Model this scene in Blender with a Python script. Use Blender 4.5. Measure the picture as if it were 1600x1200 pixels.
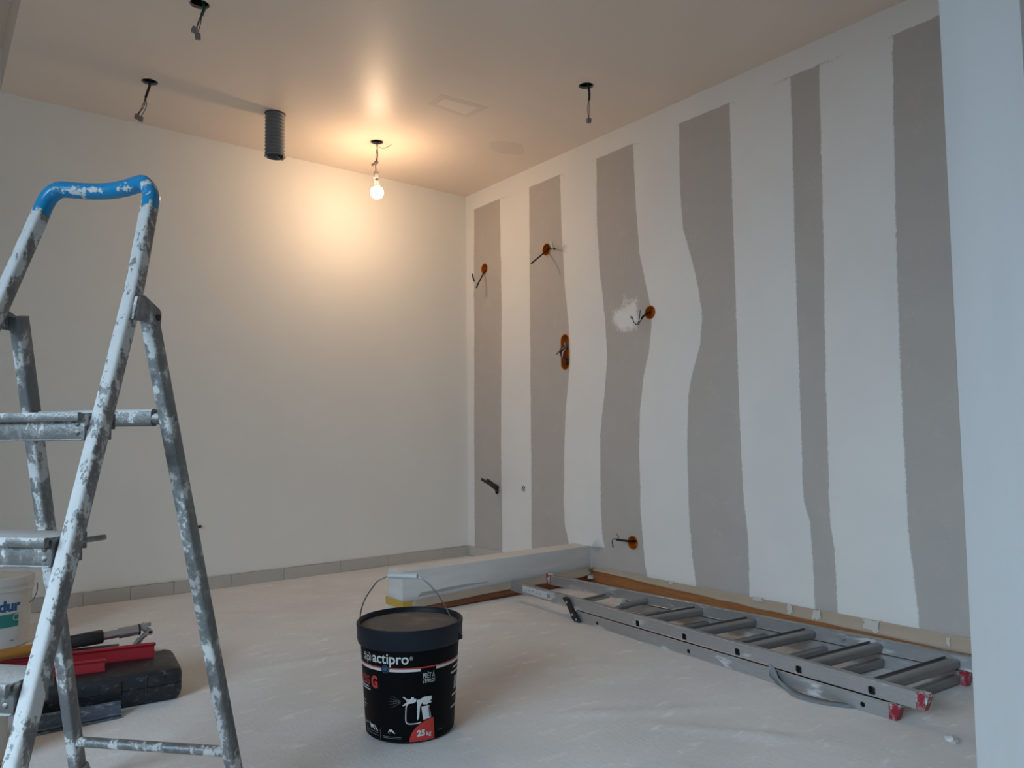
import bpy, bmesh, math, random
import numpy as np
from mathutils import Vector, Matrix, noise as mnoise
from mathutils.geometry import delaunay_2d_cdt

random.seed(7)
sc = bpy.context.scene
C = sc.collection
for o in list(bpy.data.objects): bpy.data.objects.remove(o)

# ------------------------------------------------------------------ camera, sky, daylight, exposure
CAM = Vector((-2.9695, -4.2821, 0.8289)); YAW, PITCH, ROLL = map(math.radians, (38.15355, 3.78227, -0.62796))
fw = Vector((math.sin(YAW)*math.cos(PITCH), math.cos(YAW)*math.cos(PITCH), math.sin(PITCH)))
r0 = Vector((math.cos(YAW), -math.sin(YAW), 0)); u0 = r0.cross(fw)
rt = r0*math.cos(ROLL) + u0*math.sin(ROLL); up = u0*math.cos(ROLL) - r0*math.sin(ROLL)
cd = bpy.data.cameras.new('camera'); cam = bpy.data.objects.new('camera', cd); C.objects.link(cam)
cam.matrix_world = Matrix(((rt.x, up.x, -fw.x, CAM.x), (rt.y, up.y, -fw.y, CAM.y), (rt.z, up.z, -fw.z, CAM.z), (0, 0, 0, 1)))
cd.sensor_width = 36; cd.lens = 1172.77*36/1600; cd.clip_start = .05
sc.camera = cam
W = bpy.data.worlds.new('sky'); sc.world = W; W.use_nodes = True
W.node_tree.nodes['Background'].inputs[0].default_value = (.45, .68, 1, 1)
W.node_tree.nodes['Background'].inputs[1].default_value = .12
ad = bpy.data.lights.new('daylight', 'AREA'); al = bpy.data.objects.new('daylight', ad); C.objects.link(al)
ad.shape = 'RECTANGLE'; ad.size = 5.0; ad.size_y = 3.0; ad.energy = 700; ad.color = (.60, .81, 1)
al.location = (-9.0, -4.6, 3.4); al.rotation_euler = (Vector((-2.2, -3.2, .6))-Vector((-9.0, -4.6, 3.4))).to_track_quat('-Z', 'Y').to_euler()
BULB_STRENGTH = 205
sc.view_settings.view_transform = 'Standard'; sc.view_settings.look = 'None'
sc.view_settings.gamma = 1; sc.view_settings.use_curve_mapping = False
sc.view_settings.exposure = .12
sc.cycles.use_denoising = True
sc.cycles.max_bounces = 8; sc.cycles.diffuse_bounces = 6
sc.cycles.sample_clamp_indirect = 4

# ------------------------------------------------------------------ helpers
def S(r, g, b):
    f = lambda c: (c/255/12.92 if c/255 <= .04045 else ((c/255+.055)/1.055)**2.4)
    return (f(r), f(g), f(b))

class MB:
    """collects shapes in world coordinates, linked as one mesh"""
    def __init__(s): s.v = []; s.f = []
    def add(s, vs, fs):
        k = len(s.v); s.v += [Vector(v) for v in vs]; s.f += [tuple(i+k for i in f) for f in fs]; return s
    def box(s, c, sz, M=None, bev=0, seg=2):
        bm = bmesh.new(); bmesh.ops.create_cube(bm, size=1)
        for v in bm.verts: v.co = Vector((v.co.x*sz[0], v.co.y*sz[1], v.co.z*sz[2]))
        if bev: bmesh.ops.bevel(bm, geom=bm.edges[:], offset=bev, segments=seg, affect='EDGES', profile=.5)
        bm.verts.index_update()
        vs = [(M @ v.co if M else v.co) + Vector(c) for v in bm.verts]; fs = [[v.index for v in f.verts] for f in bm.faces]
        bm.free(); return s.add(vs, fs)
    def bar(s, a, b, w, h, upv=(0, 0, 1), bev=.002, seg=2):
        a, b = Vector(a), Vector(b); t = (b-a); L = t.length; t.normalize()
        x = t.cross(Vector(upv)); x.normalize(); z = x.cross(t)
        M = Matrix((x, t, z)).transposed()
        return s.box((a+b)/2, (w, L, h), M, bev, seg)
    def sweep(s, pts, sec, side=None, caps=True, scale=None):
        """section points (a,b) along a path; side keeps axis a fixed"""
        pts = [Vector(p) for p in pts]; n = len(sec); vs = []; fs = []; x = None
        for i, p in enumerate(pts):
            t = (pts[min(i+1, len(pts)-1)] - pts[max(i-1, 0)]).normalized()
            if side is not None: x = Vector(side)
            elif x is None: x = t.orthogonal()
            x = (x - t*x.dot(t)).normalized(); y = t.cross(x)
            k = scale[i] if scale else 1
            vs += [p + x*a*k + y*b*k for a, b in sec]
        for i in range(len(pts)-1):
            for j in range(n): fs.append((i*n+j, i*n+(j+1) % n, (i+1)*n+(j+1) % n, (i+1)*n+j))
        if caps: fs += [tuple(range(n))[::-1], tuple(range((len(pts)-1)*n, len(pts)*n))]
        return s.add(vs, fs)
    def tube(s, pts, r, n=10, caps=True, smooth=0, scale=None):
        if smooth: pts = spline(pts, smooth)
        return s.sweep(pts, [(r*math.cos(2*math.pi*i/n), r*math.sin(2*math.pi*i/n)) for i in range(n)], None, caps, scale)
    def lathe(s, c, prof, n=48, axis=None, cap0=False, cap1=False):
        c = Vector(c); vs = []; fs = []; m = len(prof)
        A = Matrix.Identity(3) if axis is None else Vector((0, 0, 1)).rotation_difference(Vector(axis)).to_matrix()
        for i in range(n):
            a = 2*math.pi*i/n
            vs += [c + A @ Vector((r*math.cos(a), r*math.sin(a), z)) for r, z in prof]
        for i in range(n):
            k = ((i+1) % n)*m
            for j in range(m-1): fs.append((i*m+j, k+j, k+j+1, i*m+j+1))
        if cap0: fs.append(tuple(i*m for i in range(n))[::-1])
        if cap1: fs.append(tuple(i*m+m-1 for i in range(n)))
        return s.add(vs, fs)
    def prism(s, poly, ext):
        """closed polygon of 3-D points pushed along a vector"""
        n = len(poly); e = Vector(ext); vs = [Vector(p) for p in poly] + [Vector(p)+e for p in poly]
        fs = [tuple(range(n))[::-1], tuple(range(n, 2*n))] + [(i, (i+1) % n, n+(i+1) % n, n+i) for i in range(n)]
        return s.add(vs, fs)
    def build(s, name, mat, parent=None, smooth=35, fix=True):
        root = parent
        while root is not None and root.parent is not None: root = root.parent
        off = root.location if root is not None else Vector((0, 0, 0))
        me = bpy.data.meshes.new(name); me.from_pydata([v-off for v in s.v], [], s.f)
        if fix:
            bm = bmesh.new(); bm.from_mesh(me); bmesh.ops.recalc_face_normals(bm, faces=bm.faces[:]); bm.to_mesh(me); bm.free()
        me.materials.append(mat)
        if smooth:
            for p in me.polygons: p.use_smooth = True
            me.set_sharp_from_angle(angle=math.radians(smooth))
        o = bpy.data.objects.new(name, me); C.objects.link(o)
        if parent is not None: o.parent = parent
        return o

def spline(pts, k=6):
    P = [Vector(p) for p in pts]; P = [P[0]*2-P[1]] + P + [P[-1]*2-P[-2]]; out = []
    for i in range(1, len(P)-2):
        for j in range(k):
            t = j/k; a, b, c, d = P[i-1:i+3]
            out.append(.5*((2*b)+(c-a)*t+(2*a-5*b+4*c-d)*t*t+(3*b-a-3*c+d)*t**3))
    return out + [P[-2]]
def rsec(w, h, r, k=3):
    out = []
    for cx, cy, a0 in ((w/2-r, h/2-r, 0), (-w/2+r, h/2-r, 90), (-w/2+r, -h/2+r, 180), (w/2-r, -h/2+r, 270)):
        for i in range(k+1):
            a = math.radians(a0+90*i/k); out.append((cx+r*math.cos(a), cy+r*math.sin(a)))
    return out
def thing(name, label, cat, loc, group=None):
    o = bpy.data.objects.new(name, None); C.objects.link(o); o.location = loc; o.empty_display_size = .05
    return tag(o, label, cat, group)
def tag(o, label, cat, group=None):
    o['label'] = label; o['category'] = cat
    if group: o['group'] = group
    return o
def struct(o, label=None):
    o['kind'] = 'structure'
    if label: o['label'] = label
    return o
def note(o, label): o['label'] = label; return o

# ------------------------------------------------------------------ materials
class N:
    def __init__(s, name):
        s.m = bpy.data.materials.new(name); s.m.use_nodes = True; s.t = s.m.node_tree
        s.b = s.t.nodes['Principled BSDF']
    def n(s, typ, **kw):
        x = s.t.nodes.new(typ)
        for k, v in kw.items():
            if k.startswith('i_'): x.inputs[k[2:].replace('_', ' ')].default_value = v
            else: setattr(x, k, v)
        return x
    def l(s, a, b): s.t.links.new(a, b)
    def co(s):
        if not hasattr(s, '_c'): s._c = s.n('ShaderNodeNewGeometry')
        return s._c.outputs['Position']
    def noise(s, scale, detail=4, stretch=None, rough=.55):
        x = s.n('ShaderNodeTexNoise', i_Scale=scale, i_Detail=detail, i_Roughness=rough)
        if stretch:
            mp = s.n('ShaderNodeMapping'); mp.inputs['Scale'].default_value = stretch; s.l(s.co(), mp.inputs[0]); s.l(mp.outputs[0], x.inputs['Vector'])
        else: s.l(s.co(), x.inputs['Vector'])
        return x.outputs['Fac']
    def rng(s, v, a, b, c=0, d=1):
        x = s.n('ShaderNodeMapRange'); x.interpolation_type = 'SMOOTHSTEP'
        for i, q in zip((1, 2, 3, 4), (a, b, c, d)): x.inputs[i].default_value = q
        s.l(v, x.inputs[0]); return x.outputs[0]
    def math(s, op, a, b=None):
        x = s.n('ShaderNodeMath', operation=op)
        for i, q in enumerate((a, b)):
            if q is None: continue
            if isinstance(q, (int, float)): x.inputs[i].default_value = q
            else: s.l(q, x.inputs[i])
        return x.outputs[0]
    def mix(s, f, a, b):
        x = s.n('ShaderNodeMix', data_type='RGBA')
        if isinstance(f, (int, float)): x.inputs[0].default_value = f
        else: s.l(f, x.inputs[0])
        for i, q in ((6, a), (7, b)):
            if isinstance(q, tuple): x.inputs[i].default_value = (*q[:3], 1)
            else: s.l(q, x.inputs[i])
        return x.outputs[2]
    def bump(s, h, strength=.3, dist=.002):
        x = s.n('ShaderNodeBump', i_Strength=strength, i_Distance=dist); s.l(h, x.inputs['Height']); s.l(x.outputs[0], s.b.inputs['Normal']); return x
    def col(s, c):
        if isinstance(c, tuple): s.b.inputs['Base Color'].default_value = (*c[:3], 1)
        else: s.l(c, s.b.inputs['Base Color'])
    def set(s, **kw):
        for k, v in kw.items():
            i = s.b.inputs[k.replace('_', ' ')]
            if isinstance(v, (int, float)): i.default_value = v
            else: s.l(v, i)
        return s

def simple(name, c, rough=.6, metal=0, var=.1, vs=20, bump=.15, bs=120, spec=.5, stretch=None):
    m = N(name); d = tuple(x*(1-var) for x in c); e = tuple(min(1, x*(1+var)) for x in c)
    m.col(m.mix(m.noise(vs, 5, stretch), d, e) if var else c)
    if bump: m.bump(m.noise(bs, 4, stretch), bump, .001)
    m.set(Roughness=rough, Metallic=metal); m.b.inputs['Specular IOR Level'].default_value = spec
    return m.m
WALLC = (.87, .87, .835)
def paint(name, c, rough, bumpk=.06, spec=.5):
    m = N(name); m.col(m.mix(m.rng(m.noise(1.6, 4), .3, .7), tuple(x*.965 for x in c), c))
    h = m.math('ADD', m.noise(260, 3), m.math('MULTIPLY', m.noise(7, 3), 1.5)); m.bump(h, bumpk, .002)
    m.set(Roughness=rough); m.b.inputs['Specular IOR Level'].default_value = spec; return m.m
m_wall = paint('wall_paint', WALLC, .75)
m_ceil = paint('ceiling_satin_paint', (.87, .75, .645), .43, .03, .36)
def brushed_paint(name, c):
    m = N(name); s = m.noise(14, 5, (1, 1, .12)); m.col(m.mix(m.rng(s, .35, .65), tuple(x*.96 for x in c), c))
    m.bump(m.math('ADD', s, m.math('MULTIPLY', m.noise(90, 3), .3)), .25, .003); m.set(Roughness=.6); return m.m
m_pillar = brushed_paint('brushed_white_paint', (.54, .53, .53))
def board():
    m = N('plasterboard_and_compound'); at = m.n('ShaderNodeAttribute', attribute_name='cover').outputs['Fac']
    j = m.math('MULTIPLY', m.math('SUBTRACT', m.noise(60, 6, None, .7), .5), 1.1)
    edge = m.math('MULTIPLY', m.math('SUBTRACT', 1.0, m.math('ABSOLUTE', m.math('SUBTRACT', m.math('MULTIPLY', at, 2.0), 1.0))), 1.0)
    f = m.rng(m.math('ADD', at, m.math('MULTIPLY', j, edge)), .3, .72)
    dust = m.math('MULTIPLY', m.rng(m.noise(9, 8, None, .7), .50, .72), m.rng(m.noise(70, 6, None, .75), .42, .66))
    bare = m.mix(m.math('MULTIPLY', dust, .5), m.mix(m.noise(5, 6), (.46, .435, .41), (.52, .492, .465)), (.66, .645, .62))
    comp = m.mix(m.rng(m.noise(2.2, 5), .3, .7), (.79, .79, .775), (.83, .83, .815))
    m.col(m.mix(f, bare, comp)); m.bump(m.math('ADD', f, m.math('MULTIPLY', m.noise(200, 3), .15)), .35, .0015)
    m.set(Roughness=.85); return m.m
m_board = board()
def fleece():
    m = N('protective_fleece'); fib = m.noise(150, 5, (1, .25, 1)); bl = m.noise(2.2, 6); sm = m.noise(16, 6, (.5, 1.4, 1), .7)
    c = m.mix(m.rng(bl, .3, .7), (.66, .655, .65), (.74, .735, .725))
    c = m.mix(m.math('MULTIPLY', m.rng(sm, .55, .70), .75), c, (.88, .88, .87))
    c = m.mix(m.math('MULTIPLY', m.rng(fib, .5, .8), .25), c, (.52, .515, .51))
    m.col(c); m.bump(m.math('ADD', m.math('MULTIPLY', sm, 2.5), fib), .32, .002); m.set(Roughness=.9); return m.m
m_fleece = fleece()
m_screed = simple('floor_screed', (.35, .34, .33), .9, 0, .1, 6)
m_tile = simple('grey_plinth_tile', (.52, .505, .47), .55, 0, .05, 8, .05)
m_grout = simple('plinth_grout', (.40, .39, .365), .9)
def wood(name, a, b):
    m = N(name); g = m.noise(9, 8, (1.2, 1.2, 14), .65); g2 = m.noise(40, 4, (.6, .6, 10))
    m.col(m.mix(m.rng(m.math('ADD', m.math('MULTIPLY', g, .7), m.math('MULTIPLY', g2, .3)), .35, .65), a, b)); m.bump(g2, .1, .001); m.set(Roughness=.38); return m.m
m_wood_red = wood('red_brown_skirting_wood', (.20, .062, .026), (.30, .10, .042))
m_wood_or = wood('orange_brown_skirting_wood', (.30, .115, .035), (.43, .175, .058))
m_paper = simple('masking_paper', (.44, .36, .275), .7, 0, .09, 14, .3, 40)
m_tape = simple('white_masking_tape', (.60, .575, .53), .6, 0, .06, 30, .3, 60)
m_yellow = simple('yellow_tape', (.55, .36, .06), .45, 0, .12, 40)
m_filler = simple('white_filler', (.66, .66, .64), .9, 0, .05, 40, .6, 60)
def kerb_paint():
    m = N('primed_kerb_board'); s = m.noise(3, 5, (1, 1, 5))
    m.col(m.mix(m.rng(s, .35, .7), (.62, .625, .62), (.70, .70, .69))); m.bump(m.noise(120, 3), .15, .001); m.set(Roughness=.8); return m.m
m_kerb = kerb_paint()
m_bare = simple('bare_grey_board', (.43, .425, .42), .85, 0, .08, 30)
def splatter(name, base, cover, bias_dir, bias, scale=26, metal=.75):
    m = N(name); nz = m.n('ShaderNodeNewGeometry'); dt = m.n('ShaderNodeVectorMath', operation='DOT_PRODUCT')
    m.l(nz.outputs['Normal'], dt.inputs[0]); dt.inputs[1].default_value = bias_dir
    a = m.noise(scale, 7, (1, 1, .5), .62); b = m.noise(scale*3.5, 4, None, .6); f = m.math('ADD', m.math('MULTIPLY', a, .75), m.math('MULTIPLY', b, .25))
    f = m.math('ADD', f, m.math('MULTIPLY', dt.outputs['Value'], bias)); f = m.math('ADD', f, cover-.5)
    k = m.rng(f, .49, .535); thin = m.math('MULTIPLY', m.rng(f, .40, .52), .5)
    met = m.mix(thin, m.mix(m.noise(60, 4, (1, 1, .1)), tuple(x*.8 for x in base), base), (.36, .36, .35))
    m.col(m.mix(k, met, m.mix(m.noise(45, 4), (.52, .53, .53), (.64, .65, .65))))
    m.set(Metallic=m.math('MULTIPLY', m.math('SUBTRACT', 1.0, m.math('MAXIMUM', k, thin)), metal), Roughness=m.rng(k, 0, 1, .42, .8))
    m.bump(m.math('ADD', m.math('MULTIPLY', k, .8), m.math('MULTIPLY', m.noise(130, 5), .6)), .8, .002); return m.m
FRONT = (-.66, -.6, .45)
m_rail = splatter('plaster_spattered_front_rail', (.20, .20, .20), .485, FRONT, .105, 40)
m_leg = splatter('plaster_smeared_rear_leg', (.20, .21, .215), .445, (-.7, -.6, .3), .045, 24, .5)
m_step = splatter('plaster_caked_step', (.16, .157, .15), .425, (-.05, -.05, 1), .33, 34, .4)
m_foot = simple('grey_rubber_foot', (.30, .30, .30), .8, 0, .2, 40)
def grip():
    m = N('blue_plastic_grip'); nz = m.n('ShaderNodeNewGeometry'); dt = m.n('ShaderNodeVectorMath', operation='DOT_PRODUCT')
    m.l(nz.outputs['Normal'], dt.inputs[0]); dt.inputs[1].default_value = (-.2, -.75, -.35)
    f = m.rng(m.math('ADD', m.noise(34, 7, None, .65), m.math('MULTIPLY', dt.outputs['Value'], .09)), .605, .635)
    m.col(m.mix(f, (.004, .235, .50), (.6, .62, .62))); m.set(Roughness=m.rng(f, 0, 1, .25, .8)); m.bump(f, .6, .002); return m.m
m_grip = grip()
def alu():
    m = N('worn_aluminium'); st = m.noise(50, 5, (6, .5, 6)); d = m.rng(m.noise(11, 7, (1, .6, 2), .65), .56, .68)
    c = m.mix(st, (.38, .38, .385), (.54, .54, .545)); m.col(m.mix(m.math('MULTIPLY', d, .7), c, (.64, .64, .64)))
    m.set(Metallic=m.rng(d, 0, 1, .72, .2), Roughness=m.rng(d, 0, 1, .38, .7)); m.bump(st, .08, .001); return m.m
m_alu = alu()
m_alu_dark = simple('dull_rung_aluminium', (.27, .265, .26), .5, .6, .12, 30, .2, 80)
m_red_foot = splatter('red_plastic_end_cap', (.30, .012, .03), .45, (0, 0, 1), .1, 40, 0)
m_black = simple('black_plastic', (.012, .013, .016), .45, 0, .1, 30, .1)
m_cable = simple('black_cable_sheath', (.014, .012, .012), .5, 0, 0, 1, 0)
m_wire_r = simple('dark_wire', (.045, .03, .035), .5, 0, 0, 1, 0)
m_wire_g = simple('green_wire', (.015, .07, .045), .5, 0, 0, 1, 0)
m_conn = simple('grey_connector', (.22, .19, .19), .5, 0, 0, 1, 0)
m_conn_w = simple('white_connector', (.62, .60, .56), .5, 0, 0, 1, 0)
m_orange = simple('orange_box_plastic', (.55, .16, .012), .5, 0, .12, 60, .1)
m_duct = simple('grey_corrugated_plastic', (.17, .19, .205), .5, 0, .12, 50, .1)
m_strap = simple('grey_webbing', (.20, .215, .225), .8, 0, .1, 20, .4, 300)
m_label_st = simple('scuffed_white_sticker', (.55, .55, .54), .6, 0, .25, 45, .1)
m_sticker_d = simple('grey_sticker_print', (.27, .27, .28), .6, 0, .1, 40, 0)
m_lid = simple('navy_plastic_lid', (.0065, .0105, .019), .5, 0, .12, 20, .08, 120, .3)
def dusty():
    m = N('dusty_lid_top'); a = m.rng(m.noise(7, 6, None, .65), .34, .62); b = m.rng(m.noise(38, 5), .68, .74)
    c = m.mix(a, (.026, .028, .034), (.088, .087, .088)); m.col(m.mix(m.math('MULTIPLY', b, .6), c, (.02, .022, .028))); m.set(Roughness=m.rng(a, 0, 1, .35, .7)); m.bump(m.noise(30, 5), .3, .002); return m.m
m_lidtop = dusty()
m_plabel = simple('black_printed_sleeve', (.0015, .0018, .0025), .55, 0, 0, 1, 0, 1, .12)
m_pw = simple('white_print', (.60, .62, .62), .4, 0, 0, 1, 0)
m_pr = simple('red_print', (.50, .035, .028), .4, 0, 0, 1, 0)
m_pdr = simple('dark_red_print', (.007, .0016, .002), .55, 0, 0, 1, 0, 1, .12)
m_pb = simple('blue_badge_print', (.03, .09, .17), .4, 0, 0, 1, 0)
m_pg = simple('grey_print', (.16, .165, .17), .4, 0, 0, 1, 0)
m_steel = simple('steel_wire', (.20, .20, .20), .35, .9, 0, 1, 0)
m_white_pl = simple('white_handle_plastic', (.64, .66, .66), .45, 0, .03, 20, .05)
m_tub = simple('white_pail_plastic', (.62, .62, .60), .4, 0, .03, 20, .04)
m_blue_txt = simple('blue_lettering', (.02, .11, .25), .5, 0, 0, 1, 0)
m_teal = simple('teal_band', (.02, .22, .21), .5, 0, .04, 10, 0)
def case():
    m = N('dusty_black_case'); f = m.math('MULTIPLY', m.rng(m.noise(30, 8, (1, 1, 2), .74), .545, .76), .6)
    m.col(m.mix(f, (.014, .016, .021), (.33, .34, .35))); m.set(Roughness=.5); m.bump(m.noise(220, 3), .2, .001); return m.m
m_case = case()
m_red = simple('red_lacquered_profile', (.36, .017, .024), .4, 0, .12, 30, .1)
def bluesteel():
    m = N('plaster_stained_blade'); f = m.math('MULTIPLY', m.rng(m.noise(34, 7, (.5, 1, 1.6), .7), .50, .68), .8)
    m.col(m.mix(f, m.mix(m.noise(6, 3), (.07, .092, .13), (.135, .17, .225)), (.48, .50, .52))); m.set(Roughness=.4, Metallic=.3); return m.m
m_blade = bluesteel()
m_chrome = simple('scratched_pole_aluminium', (.46, .44, .44), .32, .85, .08, 40, .1)
m_pole_or = simple('orange_pole_sleeve', (.36, .15, .025), .4, 0, .15, 30, .1)
m_pipe = simple('brown_pipe', (.055, .036, .033), .4, .3, .1, 30, .1)
m_dark = simple('painted_hole_shade', (.02, .018, .016), .9, 0, 0, 1, 0)  # shade inside the hollow rung ends, put into the colour
m_rim = simple('cut_plasterboard_rim', (.42, .38, .34), .9, 0, .1, 60)
m_winframe = simple('window_frame_white', (.7, .7, .7), .5, 0, 0, 1, 0)
m_batten = wood('brown_batten_wood', (.16, .05, .022), (.25, .085, .035))
mb_ = N('lit_bulb'); mb_.col((1, 1, 1)); mb_.b.inputs['Emission Color'].default_value = (1, .66, .39, 1); mb_.b.inputs['Emission Strength'].default_value = BULB_STRENGTH
m_bulb = mb_.m
m_socket = simple('bulb_collar', (.7, .68, .64), .4, 0, 0, 1, 0)

# ------------------------------------------------------------------ room shell
H = 2.5; XL = -5.2; YR = -6.2; H2 = 2.72
struct(MB().box(((XL)/2, YR/2, -.06), (-XL+.6, -YR+.6, .12)).build('floor', m_screed, None, 0), 'grey screed floor of the room')
struct(MB().box((XL/2, .1, H2/2), (-XL+.4, .2, H2)).build('wall_back', m_wall, None, 0), 'plain off-white back wall lit by the bulb')
struct(MB().box((XL/2, YR-.1, H2/2), (-XL+.4, .2, H2)).build('wall_rear', m_wall, None, 0))
# left wall with a window opening (behind and left of the camera)
wy0, wy1, wz0, wz1 = -5.1, -2.7, .08, 2.34
wl = MB()
wl.box((XL-.1, (wy1+0)/2, H2/2), (.2, -wy1, H2)); wl.box((XL-.1, (YR+wy0)/2, H2/2), (.2, wy0-YR, H2))
wl.box((XL-.1, (wy0+wy1)/2, wz0/2), (.2, wy1-wy0, wz0)); wl.box((XL-.1, (wy0+wy1)/2, (wz1+H2)/2), (.2, wy1-wy0, H2-wz1))
struct(wl.build('wall_left', m_wall, None, 0))
wf = MB()
for z in (wz0+.02, wz1-.02): wf.box((XL-.1, (wy0+wy1)/2, z), (.06, wy1-wy0, .04))
for y in (wy0+.02, wy1-.02): wf.box((XL-.1, y, (wz0+wz1)/2), (.06, .04, wz1-wz0-.08))
struct(wf.build('window_1', m_winframe, None, 0), 'white window frame letting in daylight')

def cdt_mesh(loops, extra_pts, holes, keep):
    """plane triangulation with constraint loops/polylines; circles in holes are cut out"""
    V = []; E = []
    def poly(pts, closed):
        k = len(V); V.extend(Vector(p) for p in pts); n = len(pts)
        E.extend((k+i, k+(i+1) % n) for i in range(n if closed else n-1))
    for pts, closed in loops: poly(pts, closed)
    V.extend(Vector(p) for p in extra_pts)
    for h in holes: poly(h['pts'], True)
    v, e, f, *_ = delaunay_2d_cdt(V, E, [], 0, 1e-5)
    out = []
    for t in f:
        c = sum((v[i] for i in t), Vector((0, 0)))/len(t)
        if any(h['in'](c) for h in holes) or not keep(c): continue
        out.append(t)
    return v, out
def circ(cx, cy, r, n=28): return dict(pts=[(cx+r*math.cos(2*math.pi*i/n), cy+r*math.sin(2*math.pi*i/n)) for i in range(n)], **{'in': lambda c: (c.x-cx)**2+(c.y-cy)**2 < r*r*.98})

# ceiling: satin painted plasterboard with lamp holes, its dropped edge on the left
CX = -2.725
HOLES = {'a': (-2.177, -1.342), 'b': (-2.179, -.539), 'c': (-.500, -1.744), 'd': (-.977, -.521)}
DUCT = (-1.578, -.543)
hl = [circ(x, y, .036) for x, y in HOLES.values()] + [circ(*DUCT, .053)]
v, f = cdt_mesh([([(CX, 0), (0, 0), (0, YR), (CX, YR)], True)], [], hl, lambda c: True)
ce = MB(); ce.add([(p.x, p.y, H) for p in v], f)
k = len(ce.v)
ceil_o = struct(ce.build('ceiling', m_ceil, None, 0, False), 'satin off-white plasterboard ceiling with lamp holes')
me = ceil_o.data
if me.polygons[0].normal.z > 0: me.flip_normals()
MB().box((CX+.006, YR/2, (H+H2)/2), (.012, -YR, H2-H-.002)).build('ceiling_edge', m_ceil, ceil_o, 0)
MB().box((XL/2, YR/2, H2+.05), (-XL+.4, -YR+.4, .1)).build('upper_ceiling', m_ceil, ceil_o, 0)
for x, y in HOLES.values(): MB().lathe((x, y, H), [(.036, 0), (.036, .013), (.043, .013)], 28).build('hole_rim', m_rim, ceil_o)
MB().lathe((*DUCT, H), [(.053, 0), (.053, .013), (.06, .013)], 28).build('hole_rim', m_rim, ceil_o)
# filler patches on the ceiling
pc = [(-1.012, -1.118), (-1.011, -1.253), (-.734, -1.27), (-.752, -1.10)]
q = MB(); cx = sum(a for a, b in pc)/4; cy = sum(b for a, b in pc)/4
q.prism([(cx+(a-cx)*1.0, cy+(b-cy)*1.0, H-.0006) for a, b in pc], (0, 0, .0006)); note(q.build('plaster_patch', simple('ceiling_filler', (.78, .68, .59), .6, 0, .04, 9), ceil_o, 0), 'faint rectangular filler patch')
q = MB(); q.prism([(cx+(a-cx)*.72, cy+(b-cy)*.62, H-.0014) for a, b in pc], (0, 0, .0009)); q.build('plaster_patch', simple('ceiling_filler_light', (.89, .78, .685), .6, 0, .04, 9), ceil_o, 0)
q = MB(); q.prism([(-.324+(.10+.03*mnoise.noise((math.cos(a), math.sin(a), 2)))*math.cos(a)*1.25, -.896+(.085+.03*mnoise.noise((math.cos(a)*2, math.sin(a), 5)))*math.sin(a), H-.0006) for a in [i*.2094 for i in range(30)]], (0, 0, .0006)); q.build('plaster_patch', bpy.data.materials['ceiling_filler'], ceil_o, 0)

# ---- right wall: bare plasterboard strips between bands of joint compound
G = [
 ([(-.099, 2.5), (-.099, 2.405), (-.077, .734), (-.076, .086), (-.076, 0)], [(-.393, 2.5), (-.393, 2.384), (-.402, 1.658), (-.38, .736), (-.383, .078), (-.383, 0)], 2.386),
 ([(-.701, 2.5), (-.701, 2.379), (-.689, 1.136), (-.688, .739), (-.681, .12), (-.681, 0)], [(-.99, 2.5), (-.992, 2.383), (-1.001, 2.037), (-1.017, 1.725), (-1.05, 1.454), (-1.056, 1.264), (-1.036, 1.115), (-1.01, .966), (-.994, .741), (-.982, .442), (-.984, .294), (-1.015, .205), (-1.02, 0)], 2.381),
 ([(-1.303, 2.5), (-1.303, 2.388), (-1.298, 2.008), (-1.316, 1.711), (-1.349, 1.453), (-1.358, 1.238), (-1.334, 1.062), (-1.292, .815), (-1.286, .391), (-1.298, .24), (-1.312, .2005), (-1.308, .1975), (-1.20, .1935), (-1.20, 0)], [(-1.582, 2.5), (-1.582, 2.382), (-1.594, 2.009), (-1.614, 1.762), (-1.646, 1.62), (-1.682, 1.479), (-1.683, 1.378), (-1.661, 1.246), (-1.618, 1.115), (-1.59, .948), (-1.58, .746), (-1.579, .413), (-1.602, .152), (-1.617, .072), (-1.617, 0)], 2.384),
 ([(-1.896, 2.5), (-1.896, 2.388), (-1.893, 2.035), (-1.907, 1.835), (-1.953, 1.68), (-1.991, 1.53), (-2.006, 1.402), (-1.989, 1.247), (-1.943, 1.125), (-1.907, 1.001), (-1.895, .749), (-1.893, .436), (-1.909, .221), (-1.927, .086), (-1.93, 0)], [(-2.2, 2.5), (-2.2, 2.388), (-2.199, 1.954), (-2.2, 1.497), (-2.201, 1.047), (-2.206, .605), (-2.215, .475), (-2.229, .317), (-2.224, .073), (-2.224, 0)], 2.387),
 ([(-2.518, 2.5), (-2.518, 2.157), (-2.511, 1.587), (-2.509, 1.029), (-2.508, .523), (-2.532, .451), (-2.54, .289), (-2.543, .08), (-2.543, 0)], [(-2.654, 2.5), (-2.654, 2.387), (-2.646, 1.836), (-2.628, 1.022), (-2.623, .441), (-2.638, .335), (-2.641, .072), (-2.641, 0)], 2.391),
 ([(-2.964, 2.5), (-2.964, 2.384), (-2.955, 2.14), (-2.94, 1.504), (-2.935, 1.004), (-2.938, .427), (-2.949, .299), (-2.962, .078), (-2.962, 0)], [(-3.30, 2.5), (-3.29, 1.2), (-3.31, 0)], 2.385)]
YE = -3.72
def interp(pl, z):
    for (y0, z0), (y1, z1) in zip(pl, pl[1:]):
        if z0 >= z >= z1: return y1 if z0 == z1 else y1+(y0-y1)*(z-z1)/(z0-z1)
    return pl[0][0] if z > pl[0][1] else pl[-1][0]
SMEAR = [(-1.493, 1.547), (-1.576, 1.535), (-1.591, 1.423), (-1.548, 1.373), (-1.464, 1.376), (-1.408, 1.446), (-1.419, 1.487), (-1.482, 1.507)]
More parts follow.
